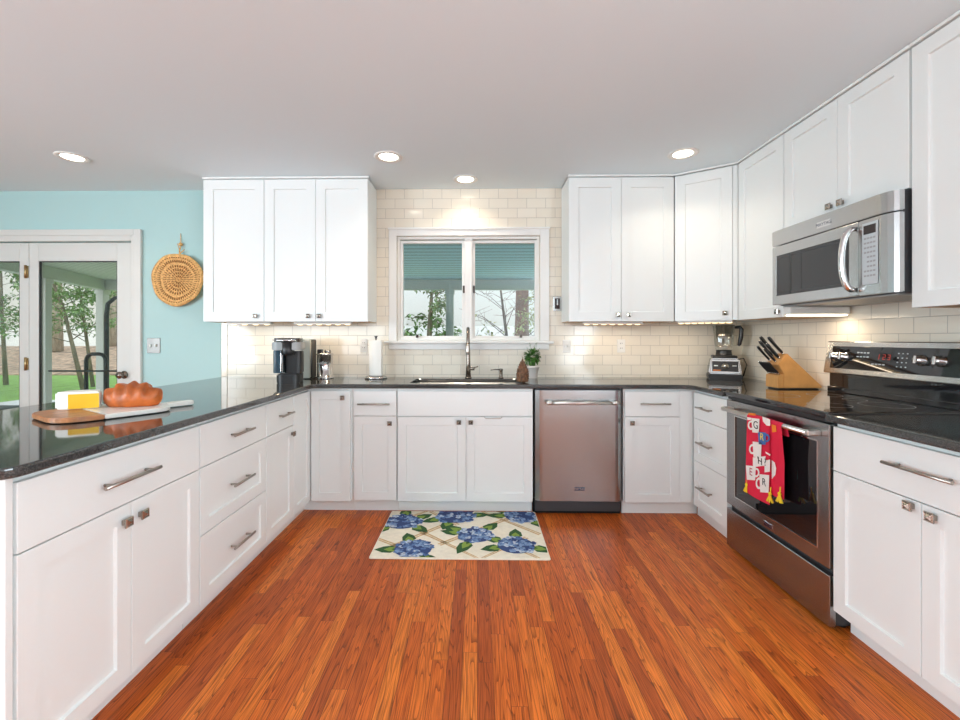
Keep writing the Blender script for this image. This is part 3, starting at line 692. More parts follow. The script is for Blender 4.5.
# faucet
fp = Vector((onY(468.3, 378, 3.51).x, 3.51, ZC1))
r = thing('faucet', 'tall pull-down brushed faucet arching over the sink', 'faucet', tuple(fp))
B().lathe([(0.027, 0), (0.027, 0.006), (0.024, 0.012), (0.0, 0.012)]).build('base_ring', 'bronze', r)
pts = [(0, 0, 0.01), (0, 0, 0.12), (0, 0, 0.29)] + [(0, -0.085+0.085*math.cos(t), 0.29+0.108*math.sin(t)) for t in [PI*k/10 for k in range(1, 10)]] + [(0, -0.17, 0.29), (0, -0.172, 0.265)]
rs = [0.021, 0.017, 0.0135]+[0.0125]*9+[0.013, 0.013]
B().tube(pts, rs, 16).build('spout', 'bronze', r)
B().tube([(0, -0.172, 0.275), (0, -0.173, 0.26), (0, -0.176, 0.215), (0, -0.178, 0.195)], [0.0155, 0.0175, 0.018, 0.0145], 16).build('spray_head', 'nickel', r)
h = B().tube([(0.01, 0, 0.075), (0.05, 0, 0.075)], 0.014, 14); h.tube([(0.042, 0, 0.078), (0.078, -0.01, 0.094)], [0.008, 0.005], 10).build('lever', 'bronze', r)
sp = onY(501, 378, 3.50)
r = thing('soap_dispenser', 'small metal soap pump beside the faucet', 'soap dispenser', (sp.x, 3.50, ZC1))
B().lathe([(0.02, 0), (0.02, 0.006), (0.014, 0.012), (0.013, 0.06), (0.016, 0.062), (0.016, 0.075), (0.0, 0.077)]).build('pump', 'bronze', r)
B().tube([(0, 0, 0.068), (-0.05, -0.01, 0.07), (-0.085, -0.018, 0.066)], [0.006, 0.005, 0.004], 10).build('nozzle', 'bronze', r)

# ------------------------------------------------------------------ range
XF = 1.486
r = thing('range', 'stainless steel electric range with black glass top and oven window', 'range', (XF, RY0-0.001, 0), -PI/2)
w = RW; D = XW-XF-0.006
B().box((0.004, 0.03, 0.02), (w-0.004, D, 0.895)).build('body', 'char', r)
for x in (0.04, w-0.04):
    for y in (0.08, D-0.08): B().lathe([(0.018, 0), (0.018, 0.012), (0.010, 0.02)], (x, y, 0), n=14).build('levelling_foot', 'black', r)
zdr0, zdr1 = onX(727.5, 537.5, XF).z, 0
def zr(u, v, X=XF): return onX(u, v, X).z
zg0 = zr(831.5, 577.5); zg1 = zr(831.5, 571)        # gap between drawer and door
B().box((0.002, 0.0, 0.012), (w-0.002, 0.03, zg0), 0.004).build('storage_drawer', 'steel', r)
ztop = 0.872
d = B(); wz0, wz1 = zr(817, 547)-0.0, zr(817, 441)
gx0, gx1 = RY0-onX(735, 450, XF).y, RY0-onX(817, 480, XF).y
d.box((0.002, 0, zg1), (gx0, 0.03, ztop), 0.004); d.box((gx1, 0, zg1), (w-0.002, 0.03, ztop), 0.004)
d.box((gx0-0.004, 0, wz1), (gx1+0.004, 0.03, ztop), 0.0); d.box((gx0-0.004, 0, zg1), (gx1+0.004, 0.03, wz0), 0.0)
od = d.build('oven_door', 'steel', r)
B().box((gx0-0.002, 0.003, wz0-0.002), (gx1+0.002, 0.012, wz1+0.002)).build('oven_window', 'glassblk', od)
fb = B(); frame(fb, gx0-0.004, gx1+0.004, wz0-0.004, wz1+0.004, 0.005, -0.0015, 0.003, bev=0); fb.build('window_rim', 'chrome', od)
hz = zr(806, 432.5, XF-0.05); hz2 = zr(727, 409.5, XF-0.05); hz = (hz+hz2)/2
hb = B(); hb.tube([(0.058, -0.05, hz), (w-0.058, -0.05, hz)], 0.0115, 16)
for x in (0.062, w-0.062): hb.box((x-0.018, -0.06, hz-0.013), (x+0.018, 0.001, hz+0.013), 0.006)
hb.build('bar_handle', 'satin', od)
pbz = zr(768, 525); pbx = RY0-onX(768, 525, XF).y
b = B().box((pbx-0.034, -0.0025, pbz-0.013), (pbx+0.034, 0.0, pbz+0.013), 0.001).box((pbx-0.030, -0.0032, pbz-0.010), (pbx+0.030, -0.0024, pbz+0.010), m=1)
b.text('MAYTAG', 0.014, Tm((pbx, -0.0036, pbz), rx=PI/2), m=0); b.build('badge', ['chrome', 'badge'], od)
B().box((0.004, 0.008, ztop+0.004), (w-0.004, 0.03, 0.894), 0.001).build('vent_strip', 'black', r)
# cooktop with rounded front edge and printed burner rings
b = B(); b.box((-0.002, -0.012, 0.896), (w+0.002, D-0.075, 0.924), 0.008, seg=3)
ct = b.build('cooktop', 'gblack', r)
for (bx, by, br) in ((0.2, 0.16, 0.105), (0.56, 0.16, 0.085), (0.2, 0.42, 0.08), (0.56, 0.42, 0.1), (0.38, 0.43, 0.05)):
    vs, fs = [], []
    for k in range(40):
        a = 2*PI*k/40
        for q in (br, br-0.003): vs.append((bx+q*math.cos(a), by+q*math.sin(a), 0.9244))
    for k in range(40): fs.append((2*k, (2*k+2) % 80, (2*k+3) % 80, 2*k+1))
    B().add(vs, fs).build('burner_ring', 'grey', ct)
# back guard
B().box((0.004, D-0.075, 0.9245), (w-0.004, D-0.001, 1.04), 0.004).box((0.004, D-0.088, 0.9245), (w-0.004, D-0.076, 0.955), 0.003).build('back_guard', 'gblack', r)
zp0, zp1 = 1.035, 1.222; t = 0.16
Tp = Tm((0, D-0.110, zp0), rx=-t)
pn = B().box((0.0, 0.0, 0.0), (w, 0.05, zp1-zp0), 0.006, T=Tp).build('control_panel', 'steelh', r)
B().box((0.045, -0.002, 0.03), (w-0.03, 0.001, zp1-zp0-0.03), 0.001, T=Tp).build('glass_fascia', 'glassblk', pn)
pz = (zp1-zp0)/2
def knob(x): 
    T2 = Tp @ Tm((x, -0.002, pz+0.004), rx=PI/2)
    k = B().lathe([(0.026, 0), (0.026, 0.004), (0.019, 0.006), (0.0175, 0.03), (0.0, 0.031)], n=24, T=T2)
    k.box((-0.006, -0.020, 0.006), (0.006, 0.020, 0.038), 0.003, T=T2); k.build('burner_knob', 'chrome', pn)
for x in (0.075, 0.140, 0.565, 0.650): knob(x)
for spec in ('left', 'right', 'low'):
    b = B()
    if spec == 'left':
        for i in range(4):
            for j in range(2): b.box((0.215+i*0.02, -0.0028, pz+0.005+j*0.022), (0.228+i*0.02, -0.002, pz+0.012+j*0.022), T=Tp)
    elif spec == 'right':
        for i in range(3):
            for j in range(4): b.box((0.445+i*0.022, -0.0028, pz-0.035+j*0.022), (0.452+i*0.022, -0.002, pz-0.030+j*0.022), T=Tp)
    else:
        for i in range(4): b.box((0.31+i*0.02, -0.0028, pz-0.03), (0.324+i*0.02, -0.002, pz-0.024), T=Tp)
    b.build('key_legend', 'lgrey', pn)
b = B()
def seg7(b, x, z, h, segs, T):
    w_ = h*0.5; t_ = h*0.12
    R = {'a': (0, h, w_, h), 'd': (0, 0, w_, 0), 'g': (0, h/2, w_, h/2), 'b': (w_, h/2, w_, h), 'c': (w_, 0, w_, h/2), 'e': (0, 0, 0, h/2), 'f': (0, h/2, 0, h)}
    for s_ in segs:
        x0, z0, x1, z1 = R[s_]; b.box((x+x0-t_/2, -0.003, z+z0-t_/2), (x+x1+t_/2, -0.0021, z+z1+t_/2), T=T)
for i, s_ in enumerate(('bc', 'abged', 'abgcd')): seg7(b, 0.335+i*0.026+(0.008 if i else 0), pz+0.0, 0.024, s_, Tp)
b.build('red_clock_digits', 'led', pn)
# ------------------------------------------------------------------ microwave
XMF = 1.755
r = thing('microwave', 'stainless over-the-range microwave with a curved handle under the short wall cabinet', 'microwave', (XMF, RY0-0.004, 0), -PI/2)
zm0, zm1 = 1.432, 1.866; w = 0.757; DM = XW-XMF-0.006
B().box((0.003, 0.045, zm0-0.004), (w-0.003, DM, zm1), 0.003).build('body', 'char', r)
zv = 1.775
ev = 0.045
b = B(); b.prism([(0.0, 0.0), (w-0.085, 0.0), (w-0.06, 0.0018), (w-0.036, 0.007), (w-0.016, 0.016), (w-0.004, 0.028), (w, 0.045), (0.0, 0.045)], zv+0.003, zm1, bev=0.003)
tv = b.build('vent_panel', 'steelh', r)
bz = onX(823, 224, XMF).z; bx = RY0-onX(823, 224, XMF).y
b = B().text('MAYTAG', 0.024, Tm((bx, -0.0008, bz), rx=PI/2), m=0); b.box((bx-0.045, -0.0010, bz-0.016), (bx+0.045, 0.0, bz+0.016), 0.0005, m=1); b.build('badge', ['badge', 'chrome'], tv)
xdoor = RY0-0.004-onX(858.5, 260, XMF).y
d = B(); q0, q1 = 0.032, RY0-onX(848, 260, XMF).y
qz0, qz1 = zm0+0.052, zv-0.058
d.box((0.0, 0, zm0), (q0, 0.044, zv-0.003), 0.003); d.box((q1, 0, zm0), (xdoor-0.001, 0.044, zv-0.003), 0.003)
d.box((q0-0.004, 0, qz1), (q1+0.004, 0.044, zv-0.003), 0.002); d.box((q0-0.004, 0, zm0), (q1+0.004, 0.044, qz0), 0.002)
md = d.build('door', 'steelh', r)
B().box((q0-0.002, 0.003, qz0-0.002), (q1+0.002, 0.01, qz1+0.002)).build('door_window', 'glassblk', md)
fb = B(); frame(fb, q0+0.012, q1-0.012, qz0+0.014, qz1-0.014, 0.002, 0.0022, 0.003, bev=0); fb.build('window_line', 'char', md)
hx = xdoor-0.016; pts = []
for k in range(17):
    a = PI*k/16; pts.append((hx-0.012*math.sin(a), -0.004-0.05*math.sin(a)**0.7, (zm0+zv)/2-0.003+0.142*math.cos(a)))
B().tube(pts, [0.010]+[0.0135]*15+[0.010], 14, flat=1.0).build('curved_handle', 'chrome', md)
c = B(); c.prism([(xdoor+0.001, 0.0), (w-0.085, 0.0), (w-0.06, 0.0018), (w-0.036, 0.007), (w-0.016, 0.016), (w-0.004, 0.028), (w, 0.044), (xdoor+0.001, 0.044)], zm0, zv-0.003, bev=0.003)
cp = c.build('control_column', 'steelh', r)
kx0, kx1 = xdoor+0.022, w-0.072
B().box((kx0, -0.003, zm0+0.045), (kx1, 0.0, zv-0.02), 0.0015).build('keypad', 'lgrey', cp)
B().box((kx0+0.008, -0.004, zv-0.072), (kx1-0.008, -0.0028, zv-0.032)).build('display', 'screen', cp)
b = B(); nx_ = 4; kw = (kx1-kx0-0.016)/nx_
for j in range(9):
    for i in range(nx_):
        if j in (4, 5, 6) and i == 0: continue
        zz = zv-0.09-j*0.021
        b.box((kx0+0.008+i*kw+0.002, -0.0036, zz-0.005), (kx0+0.008+(i+1)*kw-0.002, -0.0028, zz+0.003))
b.build('key', 'grey', cp)
B().box((0.03, 0.05, zm0-0.010), (w-0.03, DM-0.03, zm0-0.0042)).build('underside_plate', 'grey', r)
# lamp bar below the microwave
y_ = 2.575
r = thing('light_bar', 'lit white lamp housing under the left end of the microwave', 'light', (1.95, y_, zm0-0.012))
B().box((-0.145, -0.03, -0.045), (0.20, 0.03, 0.0), 0.006).build('housing', 'white', r)
B().box((-0.135, -0.026, -0.056), (0.19, 0.026, -0.0452), 0.006).build('lens', 'tubel', r)
area_light('under_microwave_lamp', (1.97, y_, zm0-0.072), (0, 0, 0), 0.28, 0.04, 1.2, WARM)

# ------------------------------------------------------------------ lights
def ceil_light(u, v, label, lit=True):
    p = onZ(u, v, CEIL)
    r = thing('ceiling_light', label, 'ceiling light', (p.x, p.y, CEIL), 0, 'recessed ceiling lights')
    B().lathe([(0.062, -0.0005), (0.095, -0.0005), (0.097, -0.004), (0.088, -0.008), (0.066, -0.006), (0.062, -0.0005)], n=36, cap=False).build('trim_ring', 'white', r)
    B().lathe([(0.0, -0.004), (0.0605, -0.004), (0.0615, -0.001), (0.0, -0.001)], n=36).build('lens', 'lamp', r)
    area_light('ceiling_lamp', (p.x, p.y, CEIL-0.012), (0, 0, 0), 0.11, 0.11, CEIL_W, (1.0, 0.86, 0.68), 'DISK', 2.1)
ceil_light(72.5, 157, 'recessed ceiling light leftmost, over the dining side near the patio door')
ceil_light(388.5, 156.5, 'recessed ceiling light in front of the left wall cabinets')
ceil_light(465.5, 179, 'recessed ceiling light right above the sink window')
ceil_light(683, 153.5, 'recessed ceiling light near the diagonal corner cabinet')
def led_bar(c, L, n, rz, label, power):
    r = thing('light_bar', label, 'light', c, rz, 'under-cabinet light bars')
    B().box((-L/2, -0.03, -0.016), (L/2, 0.03, 0.0), 0.004).build('housing', 'white', r)
    for k in range(n):
        x = -L/2 + L*(k+0.5)/n
        B().lathe([(0.0, -0.0225), (0.015, -0.021), (0.020, -0.0165)], (x, 0, 0), n=16).build('lamp', 'lens', r)
    area_light('under_cabinet_lamp', (c[0], c[1], c[2]-0.03), (0, 0, rz), L, 0.03, power, WARM)
zul = ZU0-0.006
def bx_(u): return onY(u, 322, YU+0.08).x
for (u0, u1, n, lb) in ((228, 272, 4, 'warm light bar under the single-door wall cabinet by the basket'), (295, 352, 6, 'warm light bar under the cabinet above the coffee maker'), (583, 642, 7, 'warm light bar under the wall cabinet right of the window')):
    x0, x1 = bx_(u0), bx_(u1); led_bar(((x0+x1)/2, YU+0.085, zul), x1-x0, n, 0, lb, UNDER_W)
cx_, cy_ = (xL1+XU)/2, (YU+YN0)/2
led_bar((cx_+0.03, cy_+0.06, ZU0-0.001), 0.36, 8, ang, 'warm light bar under the diagonal corner cabinet', 1.3)

# ------------------------------------------------------------------ wall plates
def plate(name, label, cat, u0, u1, v0, v1, kind, m='white'):
    p0, p1 = onY(u0, v1, YW), onY(u1, v0, YW); w_, h_ = p1.x-p0.x, p1.z-p0.z
    r = thing(name, label, cat, ((p0.x+p1.x)/2, YW-0.0005, (p0.z+p1.z)/2))
    B().box((-w_/2, -0.006, -h_/2), (w_/2, 0, h_/2), 0.002).build('cover_plate', m, r)
    if kind == 'outlet':
        for s_ in (-1, 1):
            b = B().box((-0.017, -0.008, s_*0.02-0.014), (0.017, -0.0055, s_*0.02+0.014), 0.003).box((-0.008, -0.0086, s_*0.02-0.003), (-0.005, -0.0078, s_*0.02+0.007), m=1).box((0.005, -0.0086, s_*0.02-0.003), (0.008, -0.0078, s_*0.02+0.007), m=1)
            b.build('socket', ['white', 'black'], r)
    elif kind == 'rocker':
        B().box((-0.007, -0.016, -0.012), (0.007, -0.0055, 0.012), 0.003).build('toggle', 'white', r)
    elif kind == 'double':
        for s_ in (-1, 1): B().box((s_*w_*0.2-0.006, -0.018, -0.012), (s_*w_*0.2+0.006, -0.0055, 0.012), 0.003).build('toggle', 'white', r)
    else:
        B().box((-w_*0.3, -0.012, -h_*0.36), (w_*0.3, -0.0055, h_*0.36), 0.003).build('screen', 'screen', r)
        B().box((-w_*0.08, -0.0145, -h_*0.1), (w_*0.08, -0.0115, h_*0.3), 0.002).build('slider', 'lgrey', r)
plate('light_switch', 'brushed metal double switch plate on the aqua wall under the basket', 'switch', 147.5, 160.5, 338, 353, 'double', 'plate')
plate('wall_outlet', 'white outlet on the tile beside the paper towels', 'outlet', 360.5, 367.3, 338.5, 352, 'outlet')
plate('light_switch', 'white switch on the tile between window and right outlet', 'switch', 562.5, 570.5, 340, 352.5, 'rocker')
plate('wall_outlet', 'white outlet on the tile under the right wall cabinet', 'outlet', 617, 625, 339.5, 352.5, 'outlet')
plate('dimmer_control', 'small steel control with dark face on the tile right of the window', 'wall control', 553, 561.3, 296.5, 311, 'dim', 'steelh')

# ------------------------------------------------------------------ woven basket on the aqua wall
p = onY(177.3, 279.5, YW-0.045); R0 = (onY(202, 280, YW).x-onY(152.3, 280, YW).x)/2
r = thing('woven_basket', 'round woven straw basket hanging on the aqua wall', 'basket', (p.x, YW, p.z))
def wob(a): return 1+0.025*math.sin(3*a+0.7)+0.012*math.sin(7*a)
b = B(); prof = [(0.0, -0.02)]
for k in range(1, 15): prof.append((R0*k/14, -0.022-0.03*(k/14)**2-0.006*(k % 2)))
prof += [(R0*1.0, -0.038), (R0*0.93, -0.014), (0, -0.004)]
n = 56; vs, fs, ms = [], [], []
for (q, y) in prof:
    for k in range(n):
        a = 2*PI*k/n; g = wob(a)*(q); vs.append((g*math.cos(a), y-0.002*(k % 2), g*math.sin(a)))
for i in range(len(prof)-1):
    for k in range(n): fs.append((i*n+k, i*n+(k+1) % n, (i+1)*n+(k+1) % n, (i+1)*n+k))
b.add(vs, fs, 0, True)
for ring, rw, nk in ((0.14, 0.08, 12), (0.26, 0.09, 20), (0.40, 0.10, 28), (0.54, 0.09, 36), (0.74, 0.10, 56), (0.88, 0.035, 60)):
    for k in range(nk):
        a = 2*PI*k/nk; q = R0*ring*wob(a); y = -0.026-0.03*ring**2-0.008
        ta = Tm((q*math.cos(a), y, q*math.sin(a)), ry=-a)
        b.box((-R0*rw/2, -0.002, -0.0022), (R0*rw/2, 0.004, 0.0022), 0, 1, T=ta)
M['strawd'] = mat('dark_straw', (0.30, 0.14, 0.04), 0.75)
b.build('woven_disc', ['straw', 'strawd'], r)
b = B().tube([(R0*wob(2*PI*k/40)*math.cos(2*PI*k/40), -0.045, R0*wob(2*PI*k/40)*math.sin(2*PI*k/40)) for k in range(41)], 0.008, 8); b.build('braided_rim', 'straw', r)
b = B(); zt = R0
b.tube([(0.01, -0.03, zt-0.01), (0.008, -0.03, zt+0.03), (0.012, -0.02, zt+0.07), (0.004, -0.008, zt+0.14), (0.0, -0.004, zt+0.18)], [0.006, 0.005, 0.004, 0.003, 0.002], 8)
b.ball((0.012, -0.022, zt+0.085), 0.016, 10, 6); b.tube([(0.008, -0.03, zt+0.005), (0.05, -0.03, zt+0.04)], [0.007, 0.003], 8); b.tube([(0.012, -0.03, zt+0.03), (-0.01, -0.03, zt+0.09)], [0.004, 0.002], 8)
b.build('hanging_loop', 'straw', r)

# ------------------------------------------------------------------ bread board, cheese, bread
bc = Vector((-1.596, 1.765)); ax = math.atan2(0.85, 0.53)
r = thing('serving_board', 'paddle serving board, half reddish wood and half white marble, on the peninsula', 'serving board', (bc.x, bc.y, ZC1), ax)
def rr(pts, rad): return rounded(pts, rad, 8)
# local x along the handle, local y to the left
wood = rr([(0, -0.168), (0, 0.168), (-0.15, 0.168), (-0.15, -0.168)], [0, 0, 0.09, 0.12])
B().prism(wood[::-1], 0.004, 0.022, bev=0.003).build('wooden_end', 'acacia', r)
mar = rr([(0.001, -0.168), (0.25, -0.168), (0.262, -0.05), (0.385, -0.05), (0.385, 0.005), (0.262, 0.005), (0.25, 0.168), (0.001, 0.168)], [0, 0.09, 0.015, 0.024, 0.024, 0.015, 0.09, 0])
B().prism(mar, 0.004, 0.022, bev=0.003).build('marble_end', 'marble', r)
for (x, y) in ((-0.08, -0.08), (-0.08, 0.08), (0.18, -0.09), (0.18, 0.09)):
    B().lathe([(0.010, 0), (0.010, 0.0042)], (x, y, 0), n=12).build('foot', 'black', r)
zbrd = ZC1+0.0222
# cheese wedge: rind outside, yellow cut faces
cc = onZ(80, 411, zbrd)
r = thing('cheese', 'block of yellow cheese with a white rind on the serving board', 'cheese', (-1.690, 1.84, zbrd), 0.42)
h = 0.072
b = B(); out = rounded([(-0.090, -0.028), (-0.035, -0.045), (0.066, -0.032), (0.055, 0.045), (-0.06, 0.055)], [0.022, 0.0, 0.0, 0.03, 0.03], 6)
b.prism(out, 0, h, bev=0.006); b.build('rind', 'rind', r)
b = B(); A, Bp = Vector((-0.035, -0.045)), Vector((0.066, -0.032)); nrm = Vector((Bp.y-A.y, -(Bp.x-A.x))).normalized()
A2, B2 = A+(Bp-A)*0.01, A+(Bp-A)*0.99
b.prism([(A2.x+nrm.x*0.003, A2.y+nrm.y*0.003), (B2.x+nrm.x*0.003, B2.y+nrm.y*0.003), (B2.x-nrm.x*0.004, B2.y-nrm.y*0.004), (A2.x-nrm.x*0.004, A2.y-nrm.y*0.004)], 0.002, h-0.009, bev=0.0008)
b.build('cut_face', 'cheese', r)
def bread_fn(d):
    a = 1.0
    lump = 0.5+0.5*math.cos(d.x*4.6*PI+0.35*PI*d.y)
    top = max(0, d.z+0.1)
    return a*(1-0.04*(abs(d.y)))+0.19*(lump-0.5)*min(1, top*1.6)+0.03*math.sin(9*d.y+5*d.x)*top
br = onZ(131.5, 407.5, zbrd)
b = B()
def lf(d): return bread_fn(d)
b.ball((0, 0, 0.036), (0.118, 0.062, 0.066), 64, 36, fn=lf)
b.v = [(x, y, max(z, 0.0005)) for x, y, z in b.v]
o = b.build('bread', 'bread', loc=(-1.520, 1.90, zbrd), rotz=0.12)
tag(o, 'golden brown crusty loaf of bread with a ridged top on the marble board', 'bread')

# ------------------------------------------------------------------ coffee maker, canister, towels
M['wtank'] = mat('smoky_tank', (0.05, 0.085, 0.11), 0.06, spec=0.7)
r = thing('coffee_maker', 'black and silver pod coffee maker in the left counter corner', 'coffee maker', (-1.378, 3.175, ZC1), 0.28)
b = B(); b.prism(rounded([(-0.075, -0.13), (0.085, -0.13), (0.085, 0.12), (-0.075, 0.12)], [0.05, 0.05, 0.02, 0.02], 6), 0, 0.062, bev=0.006)
b.build('drip_base', 'black', r)
B().box((-0.05, -0.12, 0.0625), (0.06, -0.06, 0.068), 0.002).build('drip_grate', 'char', r)
b = B(); b.prism(rounded([(-0.028, -0.055), (0.088, -0.055), (0.088, 0.12), (-0.028, 0.12)], [0.02, 0.03, 0.02, 0.01], 6), 0.0625, 0.226, bev=0.004); b.build('body', 'black', r)
b = B(); b.prism(rounded([(-0.098, -0.10), (-0.030, -0.10), (-0.030, 0.11), (-0.098, 0.11)], [0.025, 0.012, 0.01, 0.02], 6), 0.072, 0.234, bev=0.004); b.build('water_tank', 'wtank', r)
B().box((-0.046, -0.1035, 0.08), (-0.032, -0.099, 0.23), 0.002).build('chrome_strip', 'chrome', r)
head = rounded([(-0.108, -0.13), (0.096, -0.13), (0.096, 0.12), (-0.108, 0.12)], [0.06, 0.06, 0.02, 0.02], 8)
b = B(); b.prism(head, 0.235, 0.292, bev=0.005); b.build('brew_head', 'grey', r)
b = B(); b.lathe([(0.040, 0.20), (0.046, 0.215), (0.048, 0.30), (0.0, 0.302)], (0.0, -0.095, 0)); b.build('pod_holder', 'black', r)
b = B(); b.prism([(x*0.97, y*0.97) for x, y in head], 0.2925, 0.322, bev=0.012); b.build('lid', 'lidb', r)
b = B(); b.tube([(-0.07, -0.12, 0.298), (-0.06, -0.142, 0.304), (0.05, -0.142, 0.304), (0.06, -0.12, 0.298)], 0.007, 10); b.build('lid_handle', 'chrome', r)
M['sage'] = mat('silver_green_metal', (0.60, 0.62, 0.55), 0.32, 0.1)
r = thing('kitchen_appliance', 'slim upright silver appliance with a black side between coffee maker and canister', 'small appliance', (-1.350, 3.425, ZC1), 0.0)
b = B(); b.prism([(-0.036, -0.03), (0.036, -0.03), (0.036, 0.0), (-0.036, 0.0)], 0.006, 0.318, bev=0.008); b.build('face_panel', 'sage', r)
B().box((-0.036, 0.001, 0.004), (0.038, 0.115, 0.312), 0.012).build('body', 'black', r)
B().box((-0.04, -0.03, 0.0), (0.04, 0.11, 0.0058)).build('base_plate', 'black', r)
B().tube([(0.040, 0.03, 0.285), (0.050, -0.02, 0.285), (0.050, -0.03, 0.20), (0.046, -0.03, 0.10), (0.050, -0.03, 0.008)], 0.004, 8).build('cord', 'gblack', r)
cpx = onY(323, 378, 3.47)
r = thing('canister', 'polished steel canister with clamp lid by the coffee maker', 'canister', (onY(325, 378, 3.46).x, 3.46, ZC1))
B().lathe([(0.064, 0), (0.066, 0.004), (0.066, 0.012), (0.060, 0.014), (0.060, 0.185), (0.064, 0.187), (0.064, 0.197), (0.056, 0.203), (0.0, 0.206)], n=36).build('body', 'chrome', r)
B().lathe([(0.024, 0.205), (0.026, 0.215), (0.022, 0.228), (0.0, 0.23)], (0.022, 0, 0), n=20).build('lid_knob', 'steel', r)
B().box((-0.058, -0.02, 0.198), (-0.02, 0.02, 0.232), 0.006).build('clamp', 'black', r)
B().text('coffee', 0.03, Tm((0.0, -0.0612, 0.125), rx=PI/2), depth=0.0006).build('lettering', 'lgrey', r)
tp = onY(376, 377.5, 3.46)
r = thing('paper_towel_holder', 'upright steel paper towel holder on the counter left of the window', 'paper towel holder', (tp.x, 3.46, ZC1))
B().lathe([(0.088, 0), (0.088, 0.010), (0.078, 0.020), (0.02, 0.024), (0.0, 0.024)], n=40).build('base', 'steelh', r)
B().tube([(0, 0, 0.02), (0, 0, 0.318)], 0.006, 12).build('rod', 'steelh', r)
B().lathe([(0.005, 0.316), (0.012, 0.322), (0.007, 0.328), (0.017, 0.338), (0.0, 0.336)], n=16).build('finial', 'black', r)
b = B(); b.lathe([(0.019, 0), (0.052, 0), (0.0535, 0.004), (0.0535, 0.276), (0.052, 0.280), (0.019, 0.280), (0.019, 0.0)], n=36, cap=False)
b.box((0.0, -0.0542, 0.003), (0.052, -0.0525, 0.277), 0.0)
o = b.build('paper_towel_roll', 'paper', loc=(tp.x, 3.46, ZC1+0.0245)); tag(o, 'white paper towel roll standing on the steel holder', 'paper towel')

# ------------------------------------------------------------------ plant and pinecone
pp = onY(532.7, 378, 3.50)
r = thing('potted_herb', 'small green herb in a white pot right of the sink', 'plant', (pp.x, 3.50, ZC1))
B().lathe([(0.034, 0), (0.036, 0.003), (0.049, 0.085), (0.053, 0.086), (0.053, 0.100), (0.047, 0.101), (0.045, 0.09), (0.0, 0.088)], n=30).build('pot', 'terra', r)
B().lathe([(0.0, 0.092), (0.0445, 0.0905)], n=20).build('soil', 'soil', r)
rn = random.Random(3)
def leaf_quad(b, c, d, L, w_, m=0, up=Vector((0, 0, 1))):
    d = d.normalized(); s_ = d.cross(up); s_ = s_.normalized() if s_.length > 1e-3 else Vector((1, 0, 0)); nn = s_.cross(d)
    P = [c, c+d*L*0.35+s_*w_*0.5+nn*0.15*w_, c+d*L*0.7+s_*w_*0.38+nn*0.1*w_, c+d*L-nn*0.25*L, c+d*L*0.7-s_*w_*0.38+nn*0.1*w_, c+d*L*0.35-s_*w_*0.5+nn*0.15*w_, c+d*L*0.5-nn*0.05*L]
    b.add(P, [(0, 1, 6), (1, 2, 6), (2, 3, 6), (3, 4, 6), (4, 5, 6), (5, 0, 6)], m, True)
b = B()
for i in range(230):
    d = Vector((rn.gauss(0, 1), rn.gauss(0, 1), rn.gauss(0.25, 0.9))).normalized()
    c = Vector((0.0, 0, 0.165))+Vector((d.x*0.055, d.y*0.05, d.z*0.06))*rn.uniform(0.35, 1)
    leaf_quad(b, c, d+Vector((0, 0, -0.3)), rn.uniform(0.022, 0.034), rn.uniform(0.016, 0.024))
b.build('foliage', 'leaf', r)
b = B()
for i in range(14):
    a = rn.uniform(0, 2*PI); q = rn.uniform(0.0, 0.02); b.tube([(q*math.cos(a), q*math.sin(a), 0.09), (q*2*math.cos(a), q*2*math.sin(a), 0.16)], 0.0015, 6)
b.build('stem', 'leaf', r)
b = B()
for (dx_, hz_) in ((-0.02, 0.275), (0.02, 0.262), (0.05, 0.235), (-0.045, 0.24), (0.035, 0.285)):
    b.tube([(dx_*0.3, 0, 0.16), (dx_*0.8, 0, hz_-0.03), (dx_, 0, hz_)], [0.0014, 0.001, 0.0008], 6)
    for k in range(5): leaf_quad(b, Vector((dx_*(0.8+0.05*k), 0, hz_-0.02+0.005*k)), Vector((rn.uniform(-1, 1), rn.uniform(-1, 1), 0.5)), 0.014, 0.008)
b.build('sprig', 'leafd', r)
pc = onZ(522.5, 382.5, ZC1)
b = B(); prof = [(0.016, 0.0), (0.028, 0.004)]
H = 0.165
for k in range(1, 20):
    t = k/20; q = 0.041*math.sin(PI*min(1, 0.30+0.70*t))**0.8*(1.0 if t < .5 else (1-(t-.5)*0.55)); prof.append((max(q, 0.006)+(0.0016 if k % 2 else -0.0012), 0.004+H*t))
prof += [(0.004, H+0.006), (0.0, H+0.008)]
b.lathe(prof, n=26)
for k in range(9):
    for j in range(11):
        t = (k+0.6)/10; q = 0.041*math.sin(PI*min(1, 0.30+0.70*t))**0.8*(1.0 if t < .5 else (1-(t-.5)*0.55)); a = 2*PI*(j+0.5*(k % 2))/11
        b.ball((q*math.cos(a), q*math.sin(a), 0.004+H*t), (0.007, 0.007, 0.008), 6, 4)
b.tube([(0, 0, H), (0.002, 0, H+0.012), (-0.004, 0, H+0.024)], [0.004, 0.0025, 0.0015], 8)
o = b.build('pinecone_ornament', 'cone', loc=(pc.x, pc.y, ZC1)); tag(o, 'brown mottled pinecone-shaped ornament on the counter beside the potted herb', 'ornament')

